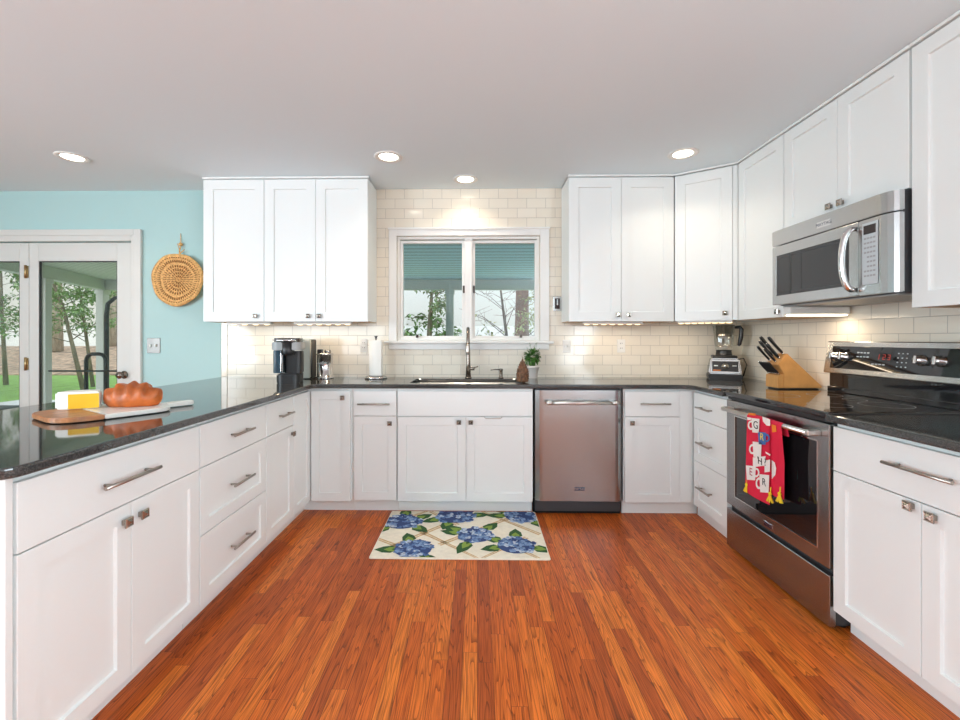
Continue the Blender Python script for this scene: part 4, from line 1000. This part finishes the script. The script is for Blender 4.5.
# ------------------------------------------------------------------ blender
bl = onZ(727.5, 379.5, ZC1)
r = thing('blender', 'countertop blender with clear jar and silver base in the right corner', 'blender', (bl.x+0.005, bl.y+0.06, ZC1), -0.42)
b = B(); b.prism([(-0.115, -0.115), (0.115, -0.115), (0.115, 0.11), (-0.115, 0.11)], 0.0, 0.045, bev=0.008); b.build('foot_base', 'black', r)
def frust(b, x0, x1, y0, y1, z0, z1, sx, sy, m=0, off=(0, 0)):
    vs = []
    for t, z in ((0, z0), (1, z1)):
        gx = 1-(1-sx)*t; gy = 1-(1-sy)*t
        for (x, y) in ((x0, y0), (x1, y0), (x1, y1), (x0, y1)): vs.append((x*gx+off[0]*t, y*gy+off[1]*t, z))
    bm = bmesh.new(); V = [bm.verts.new(v) for v in vs]
    for f in [(3,2,1,0),(4,5,6,7),(0,1,5,4),(1,2,6,5),(2,3,7,6),(3,0,4,7)]: bm.faces.new([V[i] for i in f])
    bmesh.ops.bevel(bm, geom=bm.edges[:], offset=0.010, segments=3, affect='EDGES'); b.bm(bm, m)
b = B(); frust(b, -0.112, 0.112, -0.112, 0.105, 0.045, 0.165, 0.84, 0.80); b.build('motor_base', 'steelh', r)
tl = math.atan2(0.112*0.2, 0.12)
Tb = Tm((0, -0.103, 0.098), rx=-tl)
pnl = B().box((-0.088, -0.0015, -0.034), (0.088, 0.006, 0.046), 0.004, T=Tb).build('control_panel', 'black', r)
B().lathe([(0.026, 0), (0.025, 0.012), (0.017, 0.014), (0.015, 0.022), (0.0, 0.023)], n=24, T=Tb @ Tm((0, -0.0015, 0.006), rx=PI/2)).build('dial', 'steelh', pnl)
for x in (-0.062, 0.062): B().box((x-0.014, -0.006, 0.006), (x+0.014, -0.001, 0.014), 0.002, T=Tb).build('paddle_switch', 'lgrey', pnl)
B().box((-0.082, -0.0025, -0.028), (-0.03, -0.001, -0.022), 0.0005, T=Tb).build('red_strip', 'corange', pnl)
B().box((-0.085, -0.085, 0.1655), (0.085, 0.085, 0.185), 0.008).build('sound_pad', 'black', r)
B().lathe([(0.062, 0.1855), (0.058, 0.19), (0.054, 0.215), (0.056, 0.228), (0.0, 0.23)], n=24).build('blade_collar', 'black', r)
b = B(); vs, fs = [], []
for z, q in ((0.23, 0.057), (0.25, 0.060), (0.42, 0.078), (0.424, 0.074), (0.25, 0.0565)):
    for k in range(24):
        a = 2*PI*k/24; f_ = 1/max(abs(math.cos(a)), abs(math.sin(a)))**0.55; vs.append((q*f_*math.cos(a), q*f_*math.sin(a), z))
for i in range(4):
    for k in range(24): fs.append((i*24+k, i*24+(k+1) % 24, (i+1)*24+(k+1) % 24, (i+1)*24+k))
b.add(vs, fs, 0, True); b.build('jar', 'jar', r)
B().tube([(0.074, 0.0, 0.405), (0.108, 0.0, 0.408), (0.120, 0.0, 0.39), (0.116, 0.0, 0.33), (0.106, 0.0, 0.275), (0.098, 0.0, 0.262)], [0.010, 0.014, 0.016, 0.016, 0.014, 0.009], 12).build('jar_handle', 'black', r)
B().tube([(0.10, 0.09, 0.15), (0.145, 0.09, 0.16), (0.165, 0.085, 0.11), (0.14, 0.07, 0.02)], 0.005, 8).build('power_cord', 'gblack', r)

# ------------------------------------------------------------------ knife block and knives
kb = onZ(795, 389.5, ZC1)
KX0, KX1, KY = 1.815, 2.15, 2.745
Lk = KX1-KX0
r = thing('knife_block', 'slanted light wood knife block on the counter left of the range', 'knife block', (KX0, KY, ZC1), 0.0)
kz = lambda v: CAMZ+(CYP-v)/FPX*(KY*ca-1.9*sa)-ZC1
def kpx(u, v): q = onY(u, v, KY); return (q.x-KX0, q.z-ZC1)
prof = [(0.0, 0.006), (Lk, 0.006)]+[(kpx(820, 386)[0], 0.014)]
ptop = kpx(787.3, 353.5); pl = kpx(777, 365.5); pm = kpx(780.0, 374.5)
pl = kpx(778.5, 364.5)
prof = [kpx(783.5, 388.2), kpx(822, 388.2), kpx(822.3, 386.5), ptop, pl, kpx(784, 374)]
def xz_prism(b, pr, y0, y1, m=0, bev=0.003):
    T = Matrix(((1, 0, 0, 0), (0, 0, 1, 0), (0, 1, 0, 0), (0, 0, 0, 1)))
    n = len(pr); vs = [(x, y0, z) for x, z in pr]+[(x, y1, z) for x, z in pr]
    bm = bmesh.new(); V = [bm.verts.new(v) for v in vs]
    bm.faces.new(V[:n]); bm.faces.new(V[n:][::-1])
    for i in range(n): bm.faces.new((V[i], V[(i+1) % n], V[n+(i+1) % n], V[n+i]))
    bmesh.ops.recalc_face_normals(bm, faces=bm.faces)
    if bev: bmesh.ops.bevel(bm, geom=bm.edges[:], offset=bev, segments=2, affect='EDGES')
    b.bm(bm, m)
b = B(); xz_prism(b, prof, 0.0, 0.12); b.build('slotted_block', 'bamboo', r)
b = B(); xz_prism(b, [kpx(778.3, 388.2), kpx(783.4, 388.2), kpx(783.7, 374.5), kpx(778.6, 375.6)], 0.0, 0.12, bev=0.002); b.build('steak_knife_rack', 'bamboo', r)
B().box((kpx(780, 380)[0], 0.01, 0.0), (Lk-0.02, 0.11, 0.0055)).build('rubber_foot', 'black', r)
kd = Vector((kpx(771, 339)[0]-kpx(785, 355)[0], 0, kpx(771, 339)[1]-kpx(785, 355)[1])).normalized()
def knife(base, L, rr_, label, group):
    k = thing('knife', label, 'knife', (KX0+base[0], KY+base[1], ZC1+base[2]), 0, group)
    e = Vector((0, 0, 0))
    s_ = kd.cross(Vector((0, 1, 0))).normalized()
    B().tube([e+kd*0.014, e+kd*0.03, e+kd*L*0.5+s_*0.002, e+kd*(L-0.012)+s_*0.001, e+kd*L], [rr_*0.85, rr_, rr_*0.95, rr_*1.12, rr_*0.7], 12, flat=0.75).build('handle', 'black', k)
    B().tube([e+kd*0.003, e+kd*0.014], rr_*0.9, 10, flat=0.6).build('bolster', 'chrome', k)
    b = B().lathe([(0.0, -0.0005), (rr_*0.45, 0), (rr_*0.45, 0.0015), (0, 0.002)], n=10, T=Matrix.Translation(kd*L) @ kd.to_track_quat('Z', 'Y').to_matrix().to_4x4()); b.build('end_cap', 'chrome', k)
# big knives: base points along the slanted top face, three rows of depth
def topat(t): return (ptop[0]+(pl[0]-ptop[0])*t, ptop[1]+(pl[1]-ptop[1])*t)
big = [(0.10, 0.025, 0.145, 0.0115, 'long black-handled knife in the top front slot of the block'),
       (0.18, 0.085, 0.155, 0.0125, 'black-handled knife in the top rear slot of the block'),
       (0.42, 0.09, 0.140, 0.011, 'black-handled knife in the middle rear slot of the block'),
       (0.50, 0.03, 0.125, 0.0125, 'thick black-handled knife in the middle front slot of the block'),
       (0.78, 0.09, 0.13, 0.0095, 'slim black-handled knife in the lower rear slot of the block'),
       (0.82, 0.035, 0.115, 0.010, 'black-handled knife in the lowest front slot of the block')]
for t, y, L, q, lb in big:
    x, z = topat(t); knife((x, y, z), L, q, lb, 'large knives in the block')
for i in range(6):
    x, z = kpx(781, 375.0); knife((x, 0.012+0.019*i, z), 0.105, 0.0062, 'small black steak knife in the low front row of the block', 'steak knives in the block rack')

# ------------------------------------------------------------------ dish towel on the oven handle
bx, bz = XF-0.05, hz
hz_r = hz
# find handle height again from the range (world)
hzw = None
for o in bpy.data.objects:
    if o.name.startswith('bar_handle') and o.parent and o.parent.name.startswith('oven_door'):
        hzw = sum(v.co.z for v in o.data.vertices)/len(o.data.vertices)
ty0 = onX(747.5, 415, bx-0.014).y; ty1 = onX(770, 420, bx-0.014).y; ty2 = onX(779.5, 425, bx-0.014).y
zbt = onX(752, 487, bx-0.02).z
r = None
def cloth(y0, y1, zb, lay, ybs=0.0, nseg=14, wave=0.002, ph=0.0, dx=0.0):
    # one strip over the bar: front fall, over, back fall; returns grid
    path = []
    rad = 0.0135+lay
    nz_ = 14
    for k in range(nz_+1): path.append((bx-rad-0.004*(1-k/nz_), zb+(hzw-zb)*k/nz_, 1-k/nz_))
    for k in range(1, 8): a = PI-PI*k/8; path.append((bx+rad*math.cos(a), hzw+rad*math.sin(a), 0))
    for k in range(0, 9): path.append((bx+rad, hzw-0.05*k/8, k/8*0.3))
    vs, fs = [], []
    m_ = len(path)
    for j in range(nseg+1):
        s_ = j/nseg
        for (x, z, fl) in path:
            y = y0+(y1-y0)*s_ + ybs*fl*(0.5-s_)*2
            vs.append((x-wave*fl*math.sin(s_*7+ph)+dx*min(1, fl*2)*(0.4+0.6*s_), y, z-0.008*fl*math.sin(s_*3)))
    for j in range(nseg):
        for i in range(m_-1): fs.append((j*m_+i, j*m_+i+1, (j+1)*m_+i+1, (j+1)*m_+i))
    return vs, fs
tb = B()
zmain = onX(744, 490, bx-0.02).z
v1, f1 = cloth(ty0, ty1, zmain, 0.003, 0.010); tb.add(v1, f1, 0, True)
v2, f2 = cloth(ty1+0.012, ty2-0.012, onX(776, 497, bx-0.02).z, 0.0002, 0.004, ph=1.5, dx=0.016); tb.add(v2, f2, 0, True)
# printed shapes: local frame s along -Y (screen right), z up, lying 0.8 mm off the cloth front
def pr(u, v, off): return onX(u, v, bx-0.0226-off)
def shape(pts, m, off=0.0015):
    P = [pr(u, v, off) for u, v in pts]; tb.add(P+[p_+Vector((0.0006, 0, 0)) for p_ in P], [tuple(range(len(P)))]+[(i, (i+1) % len(P), len(P)+(i+1) % len(P), len(P)+i) for i in range(len(P))], m)
def zz(x, y): return (730+x/6.55, 400+y/6.55)
def ring(cx, cy, rx, ry, m, off, th=0.35, a0=0, a1=2*PI):
    n_ = 18
    for k in range(n_):
        a, c_ = a0+(a1-a0)*k/n_, a0+(a1-a0)*(k+1)/n_
        shape([zz(cx+rx*math.cos(a), cy+ry*math.sin(a)), zz(cx+rx*math.cos(c_), cy+ry*math.sin(c_)), zz(cx+rx*(1-th)*math.cos(c_), cy+ry*(1-th)*math.sin(c_)), zz(cx+rx*(1-th)*math.cos(a), cy+ry*(1-th)*math.sin(a))], m, off)
def mug(x0, x1, y0, y1, hside, m=1, off=0.002):
    shape([zz(x0, y0), zz(x1, y0+6), zz(x1-4, y1+4), zz(x0+6, y1)], m, off)
    hx_ = x0-2 if hside < 0 else x1+2
    ring(hx_, (y0+y1)/2, 22, (y1-y0)*0.33, m, off-0.0004, 0.4)
mug(140, 192, 118, 212, -1); mug(182, 236, 208, 290, 1, 2); mug(148, 206, 272, 372, -1); mug(104, 168, 428, 522, 0.0 or 1); mug(192, 256, 486, 604, -1)
shape([zz(212, 108), zz(262, 128), zz(262, 170), zz(240, 168), zz(215, 140)], 1); shape([zz(120, 84), zz(168, 88), zz(166, 102), zz(122, 98)], 3)
shape([zz(232, 338), zz(264, 356), zz(262, 366), zz(234, 350)], 1)
shape([zz(150, 376), zz(232, 368), zz(228, 430), zz(150, 440)], 1, 0.0012); shape([zz(226, 396), zz(262, 390), zz(260, 470), zz(226, 474)], 1, 0.001)
shape([zz(110, 112), zz(138, 116), zz(138, 130), zz(114, 132)], 1)
shape([zz(272, 160), zz(300, 168), zz(304, 208), zz(276, 212)], 3, -0.0075); shape([zz(304, 236), zz(316, 232), zz(318, 262), zz(306, 258)], 1, -0.014)
shape([zz(272, 392), zz(292, 410), zz(302, 446), zz(296, 490), zz(272, 520)], 1, -0.014)
def letter(ch, cx, cy, size, m, off=0.0032):
    p_ = pr(*zz(cx, cy), off); tb.text(ch, size, Tm(tuple(p_), rz=-PI/2, rx=PI/2), m, 0.0003)
letter('G', 168, 166, 0.055, 4); letter('H', 196, 402, 0.05, 4); letter('?', 230, 410, 0.05, 4); letter('E', 136, 472, 0.055, 5); letter('R', 222, 540, 0.05, 4)
letter('R', 208, 244, 0.05, 6); letter("'", 182, 396, 0.05, 4)
M['cpink'] = mat('pink_print', (0.42, 0.06, 0.09), 0.85)
r = tb.build('dish_towel', ['red', 'cwhite', 'cblue', 'corange', 'cblack', 'cpink', 'cyel'])
tag(r, 'bright red dish towel printed with mugs and letters over the oven handle', 'towel')
for (u, v) in ((746.5, 487), (770, 496.5), (779.5, 496.5)):
    p_ = onX(u, v, bx-0.022); b = B()
    b.ball((p_.x, p_.y, p_.z+0.012), (0.007, 0.009, 0.010), 8, 6)
    for k in range(12):
        a = rn.uniform(0, 2*PI); b.tube([(p_.x, p_.y, p_.z+0.008), (p_.x+0.009*math.cos(a), p_.y+0.020*math.sin(a), p_.z-0.026)], [0.004, 0.003], 5)
    b.tube([(p_.x+0.002, p_.y, p_.z+0.015), (p_.x+0.004, p_.y, p_.z+0.045)], 0.0025, 6)
    b.build('tassel', 'cyel', r)

# ------------------------------------------------------------------ rug
ZR = 0.011
rx0, rx1, ry0, ry1 = -0.608, 0.408, 2.425, 3.085
b = B(); out = rounded([(rx0, ry0), (rx1, ry0), (rx1, ry1), (rx0, ry1)], [0.012]*4, 3)
b.prism(out, 0.001, ZR, bev=0.003)
def fpx(x, y): q = onZ(360+x/4.8, 500+y/4.8, ZR); return Vector((q.x, q.y))
def clampi(p_): return Vector((min(max(p_.x, rx0+0.006), rx1-0.006), min(max(p_.y, ry0+0.006), ry1-0.006)))
def flat_poly(pts, z, m): 
    pts = [clampi(q) for q in pts]
    b.add([(q.x, q.y, z) for q in pts], [tuple(range(len(pts)))], m)
for (x0, y0, x1, y1) in ((290, 150, 560, 285), (340, 55, 470, 120), (150, 225, 430, 108), (380, 215, 690, 96), (590, 55, 865, 165), (590, 285, 800, 180), (85, 188, 190, 225), (760, 235, 860, 285), (200, 95, 320, 52), (690, 96, 820, 60)):
    p0, p1 = fpx(x0, y0), fpx(x1, y1); d_ = (p1-p0).normalized(); s_ = Vector((-d_.y, d_.x))
    for o_, w_ in ((-0.010, 0.007), (0.010, 0.007)):
        flat_poly([p0+s_*(o_-w_), p1+s_*(o_-w_), p1+s_*(o_+w_), p0+s_*(o_+w_)], ZR+0.0006, 1)
rq = random.Random(11)
def rleaf(c, a, L, w_):
    d_ = Vector((math.cos(a), math.sin(a))); s_ = Vector((-d_.y, d_.x))
    for (sc, m, z) in ((1.0, 2, 0.0010), (0.62, 3, 0.0013), (0.3, 2, 0.0015)):
        flat_poly([c+d_*L*0.04, c+d_*L*0.3*sc+s_*w_*0.5*sc, c+d_*L*0.65*sc+s_*w_*0.42*sc, c+d_*L*sc, c+d_*L*0.65*sc-s_*w_*0.42*sc, c+d_*L*0.3*sc-s_*w_*0.5*sc], ZR+z+rq.uniform(0, 0.0002), m)
fl = [(205, 105, 0.125, [(3.9, 0.2), (0.6, 0.18), (5.6, 0.2), (1.6, .2)]), (458, 76, 0.135, [(3.6, 0.2), (0.1, 0.19), (4.4, .18)]), (775, 78, 0.12, [(3.1, 0.22), (5.4, 0.18), (2.5, .2)]),
      (555, 168, 0.115, [(2.6, 0.24), (0.9, 0.2), (4.3, 0.24), (2.9, .2)]), (255, 235, 0.115, [(1.9, 0.18), (5.4, 0.2), (3.2, 0.19)]), (748, 218, 0.115, [(1.5, 0.19), (6.0, 0.22), (3.4, 0.18), (2.6, .2)])]
for (x, y, R_, lv) in fl:
    c = fpx(x, y)
    for a, L in lv: rleaf(c+Vector((math.cos(a), math.sin(a)))*R_*0.72, a, L*0.75, 0.085)
    flat_poly([c+Vector((math.cos(k*PI/9), 0.92*math.sin(k*PI/9)))*R_*0.95 for k in range(18)], ZR+0.0018, 4)
    for k in range(62):
        q = R_*math.sqrt(rq.random()); a = rq.uniform(0, 2*PI); pc_ = c+Vector((q*math.cos(a), 0.92*q*math.sin(a))); m = 4+rq.choice([0, 1, 1, 2, 2, 2, 3, 3]); rot = rq.uniform(0, PI)
        zz_ = ZR+0.0020+k*0.00001
        for t in range(4):
            a2 = rot+t*PI/2; cc_ = pc_+Vector((math.cos(a2), math.sin(a2)))*0.0095
            mm = m if t else max(4, m-1)
            flat_poly([cc_+Vector((math.cos(j*PI/3), math.sin(j*PI/3)))*0.0105 for j in range(6)], zz_, mm)
        flat_poly([pc_+Vector((math.cos(j*PI/2), math.sin(j*PI/2)))*0.003 for j in range(4)], zz_+0.0001, 4)
o = b.build('rug', ['rugb', 'rtan', 'rg0', 'rg1', 'pet0', 'pet1', 'pet2', 'pet3'])
tag(o, 'cream floor mat with blue hydrangeas and tan trellis before the sink', 'rug')

# ------------------------------------------------------------------ behind the camera (seen in reflections)
r = thing('refrigerator', 'dark steel refrigerator behind the camera, seen reflected in the sink window', 'refrigerator', (-0.62, -2.0, 0), PI)
B().box((0, 0.05, 0.02), (0.91, 0.75, 1.76), 0.006).build('body', 'fridge', r)
for (x0, x1, z0, z1, hx_) in ((0.003, 0.453, 0.70, 1.755, 0.40), (0.457, 0.907, 0.70, 1.755, 0.51)):
    dd = B().box((x0, 0, z0), (x1, 0.048, z1), 0.008).build('door', 'fridge', r); B().tube([(hx_, -0.045, 0.85), (hx_, -0.045, 1.5)], 0.011, 12).box((hx_-0.008, -0.045, 0.87), (hx_+0.008, 0, 0.89)).box((hx_-0.008, -0.045, 1.46), (hx_+0.008, 0, 1.48)).build('door_handle', 'chrome', dd)
dd = B().box((0.003, 0, 0.06), (0.907, 0.048, 0.695), 0.008).build('freezer_drawer', 'fridge', r); B().tube([(0.1, -0.045, 0.62), (0.81, -0.045, 0.62)], 0.011, 12).box((0.12, -0.045, 0.61), (0.14, 0, 0.63)).box((0.77, -0.045, 0.61), (0.79, 0, 0.63)).build('drawer_handle', 'chrome', dd)
B().box((0.02, 0.1, 0), (0.89, 0.7, 0.02)).build('plinth', 'black', r)
r = thing('wall_cabinet', 'white two-door cabinet over the refrigerator, seen reflected in the sink window', 'cabinet', (-0.60, -1.95, 0), PI, GU)
carcass(r, 0.95, 0.85, 1.79, ZU1+0.01, False, False, True)
front(r, 'door', 0.003, 0.4735, 1.79, ZU1, 'shaker', ('knob', 0.44, 1.84)); front(r, 'door', 0.4765, 0.947, 1.79, ZU1, 'shaker', ('knob', 0.51, 1.84))

# ------------------------------------------------------------------ outside: porch and yard
def ext(o, label, cat): return tag(o, label, cat)
b = B().box((-9.5, YW+TH+0.01, -0.16), (3.5, 8.9, -0.04)); o = b.build('porch_deck', 'deck'); o['kind'] = 'structure'
b = B().box((-1.9, YW+TH+0.01, 2.42), (3.5, 9.0, 2.48)); o = b.build('porch_ceiling', 'beadt'); o['kind'] = 'structure'
b = B().prism([(-1.9, YW+TH+0.01), (-1.9, 8.8), (-7.65, 8.8), (-6.9, 6.8), (-6.2, YW+TH+0.01)], 2.40, 2.48); o = b.build('porch_ceiling_side', 'beadg'); o['kind'] = 'structure'
pA = Vector((-6.95, 6.9)); pB = Vector((-7.5, 8.6))
def post(p, s_, label):
    b = B().box((-s_/2, -s_/2, -0.16), (s_/2, s_/2, 2.2), 0.006).box((-s_/2-0.02, -s_/2-0.02, -0.16), (s_/2+0.02, s_/2+0.02, 0.0), 0.006).box((-s_/2-0.015, -s_/2-0.015, 2.12), (s_/2+0.015, s_/2+0.015, 2.2), 0.004)
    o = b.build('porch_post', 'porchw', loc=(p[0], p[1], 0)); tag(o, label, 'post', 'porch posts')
post(pA, 0.11, 'pale porch post just right of the door frame edge, seen through the glass')
post(pB, 0.15, 'pale porch post at the far corner, seen in the middle of the glass')
post((-0.55, 8.7), 0.15, 'pale porch post seen through the sink window beside the mullion')
def beam(p, q, label):
    p, q = Vector(p), Vector(q); d_ = q-p; b = B().box((0, -0.07, 2.2), (d_.length, 0.07, 2.40), 0.004)
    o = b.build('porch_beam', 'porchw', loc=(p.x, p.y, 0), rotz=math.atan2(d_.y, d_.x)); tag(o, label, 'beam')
beam((pA.x+0.5*(-0.307)*-4, pA.y-2.1), pB, 'pale sloping-away porch side beam above the near post')
beam((pB.x+0.05, pB.y+0.02), (3.4, 8.72), 'long pale porch front beam')
# patio chair and hook
b = B()
vs = [(-60, 8.9, -0.40), (30, 8.9, -0.40), (30, 19, -0.40), (-60, 19, -0.40)]
b.add(vs+[(x, y, z-0.4) for x, y, z in vs], [(0, 1, 2, 3), (7, 6, 5, 4), (0, 4, 5, 1), (1, 5, 6, 2), (2, 6, 7, 3), (3, 7, 4, 0)]); o = b.build('lawn', 'lawn'); tag(o, 'green lawn beyond the porch', 'lawn', kind='stuff')
b = B(); vs = [(-60, 19, -0.36), (30, 19, -0.36), (30, 27, 0.75), (-60, 27, 0.75)]
b.add(vs+[(x, y, z-0.5) for x, y, z in vs], [(0, 1, 2, 3), (7, 6, 5, 4), (0, 4, 5, 1), (1, 5, 6, 2), (2, 6, 7, 3), (3, 7, 4, 0)]); o = b.build('leaf_litter', 'litter'); tag(o, 'brown leaf litter bank behind the lawn', 'leaf litter', kind='stuff')
b = B(); vs = [(-90, 27, 0.74), (60, 27, 0.74), (60, 70, 3.2), (-90, 70, 3.2)]
b.add(vs+[(x, y, z-0.5) for x, y, z in vs], [(0, 1, 2, 3), (7, 6, 5, 4), (0, 4, 5, 1), (1, 5, 6, 2), (2, 6, 7, 3), (3, 7, 4, 0)]); o = b.build('far_ground', 'pale'); tag(o, 'pale open ground far behind the trees', 'ground')
rt = random.Random(21)
def tree(name, label, p, h, r0, lean, bark, leafm, nb, nl, l0=0.35, spread=1.6, lsize=0.16):
    r = thing(name, label, 'tree', p, 0, 'trees in the yard')
    b = B(); top = Vector((lean[0], lean[1], h)); tips = []
    mid = Vector((lean[0]*0.35+rt.uniform(-.1, .1), lean[1]*0.4, h*0.5))
    b.tube([(0, 0, 0.0), tuple(mid*0.5), tuple(mid), tuple((mid+top)/2), tuple(top)], [r0*1.25, r0, r0*0.8, r0*0.55, r0*0.2], 10)
    for k in range(nb):
        t = l0+(1-l0)*(k+rt.random())/nb; q = (mid*(t/0.5) if t < 0.5 else mid+(top-mid)*((t-0.5)/0.5)); a = rt.uniform(0, 2*PI); L = spread*(1.15-t)*rt.uniform(0.6, 1.1)+0.25
        e = q+Vector((math.cos(a)*L, math.sin(a)*L, L*rt.uniform(0.05, 0.6))); m_ = (q+e)/2+Vector((0, 0, L*0.08))
        b.tube([tuple(q), tuple(m_), tuple(e)], [r0*0.32*(1.2-t), r0*0.2*(1.2-t), r0*0.07], 6); tips.append((m_, e))
        for s_ in range(3):
            g = q+(e-q)*rt.uniform(0.4, 0.95); e2 = g+Vector((rt.uniform(-1, 1), rt.uniform(-1, 1), rt.uniform(-0.1, 0.9)))*L*0.4
            b.tube([tuple(g), tuple(e2)], [r0*0.1, r0*0.035], 5); tips.append((g, e2))
    b.build('trunk', bark, r)
    if nl:
        f = B()
        for k in range(nl):
            g, e = rt.choice(tips); c_ = g+(e-g)*rt.uniform(0.3, 1.1)+Vector((rt.gauss(0, .12), rt.gauss(0, .12), rt.gauss(0, .10)))
            leaf_quad(f, c_, Vector((rt.uniform(-1, 1), rt.uniform(-1, 1), rt.uniform(-0.7, 0.3))), lsize*rt.uniform(0.6, 1.2), lsize*0.55)
        f.build('foliage', leafm, r)
def at(u, Y, z=0):
    g = -0.40 if Y < 19 else -0.36+1.11*(Y-19)/8
    q = onY(u, 338, Y); return (q.x, Y, g+0.002)
tree('yard_tree', 'slim dark leaning tree with feathery leaves, seen mid-pane through the patio door', at(84, 13), 5.0, 0.055, (-1.9, 0.3), 'bark', 'ever', 22, 3200, 0.28, 2.3, 0.13)
tree('yard_tree', 'second slim dark tree with green leaves right of the leaning one', at(93, 14.5), 5.0, 0.05, (-0.9, 0.2), 'bark', 'ever', 22, 2600, 0.28, 2.1, 0.13)
tree('yard_tree', 'thick pale tree trunk in the yard beyond the leaning tree', at(57, 25, 0.4), 11, 0.24, (0.2, 0), 'bark2', 'ever', 8, 0, 0.6, 2.5)
tree('yard_tree', 'thin pale tree at the right pane edge of the patio door', at(112, 27, 0.7), 10, 0.22, (0.3, 0), 'bark2', 'olive', 10, 300, 0.3, 3.0, 0.4)
tree('yard_tree', 'green-leaved tree behind the left patio door leaf', at(6, 15), 5, 0.06, (-0.2, 0), 'bark', 'ever', 16, 1300, 0.25, 2.4, 0.15)
tree('yard_tree', 'bare grey tree seen through the right window pane', at(512, 12.5), 3.6, 0.06, (-0.4, 0), 'barkd', 'olive', 24, 0, 0.15, 1.9)
tree('yard_tree', 'thick red-brown trunk seen through the right window pane', at(521, 16, -0.3), 9, 0.26, (0.05, 0), 'bark3', 'olive', 6, 0, 0.6, 1.5)
tree('yard_tree', 'bare twiggy tree low in the right window pane', at(484, 10.2), 1.7, 0.045, (0.2, 0), 'barkd', 'olive', 26, 160, 0.12, 1.6, 0.1)
tree('yard_tree', 'olive leafy shrub-like tree at the right window edge', at(540, 14), 3.0, 0.06, (-0.2, 0), 'bark', 'olive', 14, 500, 0.2, 1.3, 0.14)
tree('yard_tree', 'dense evergreen tree seen through the left window pane', at(428, 17), 4.2, 0.12, (0.2, 0), 'bark', 'ever', 18, 900, 0.15, 1.8, 0.22)
# porch furniture through the door
u0 = onY(98, 355, 5.2)
b = B(); hw = 0.12; zt = onY(96, 354, 5.2).z
pts = [(-hw, 0, -0.04), (-hw, 0, zt-0.08)]+[(-hw+0.08-0.08*math.cos(a), 0, zt-0.08+0.08*math.sin(a)) for a in (PI/8, PI/4, 3*PI/8, PI/2)]+[(hw-0.08+0.08*math.sin(a), 0, zt-0.08+0.08*math.cos(a)) for a in (0, PI/8, PI/4, 3*PI/8, PI/2)]+[(hw, 0, -0.04)]
b.tube(pts, 0.022, 12); o = b.build('porch_rail_loop', 'black', loc=(onY(96, 370, 5.2).x, 5.2, 0)); tag(o, 'black bent-tube rail loop standing on the porch behind the glass', 'rail')
b = B().tube([(0, 0, -0.04), (0, 0, 1.55), (0.02, 0, 1.72), (0.12, 0, 1.80), (0.24, 0, 1.82)], [0.03, 0.03, 0.028, 0.024, 0.02], 12)
q = onY(106.5, 338, 6.0); o = b.build('porch_pole', 'char', loc=(q.x, 6.0, 0)); tag(o, 'dark pole with a curved top at the right of the door glass', 'pole')
q = onY(-4, 385, 5.0)
r = thing('patio_chair', 'slate grey patio chair back at the far left edge', 'chair', (q.x-0.22, 5.0, -0.04), 0)
B().box((-0.3, -0.28, 0.40), (0.3, 0.3, 0.45), 0.01).build('seat', 'sling', r)
bt = B(); bt.prism([(-0.3, 0), (0.3, 0), (0.3, 0.03), (-0.3, 0.03)], 0.0, 0.62, T=Tm((0, -0.26, 0.44), ry=0.30) , bev=0.008); bt.build('backrest', 'sling', r)
for sx in (-1, 1):
    for sy in (-1, 1): B().tube([(sx*0.27, sy*0.24, 0), (sx*0.27, sy*0.24, 0.41)], 0.014, 10).build('leg', 'black', r)
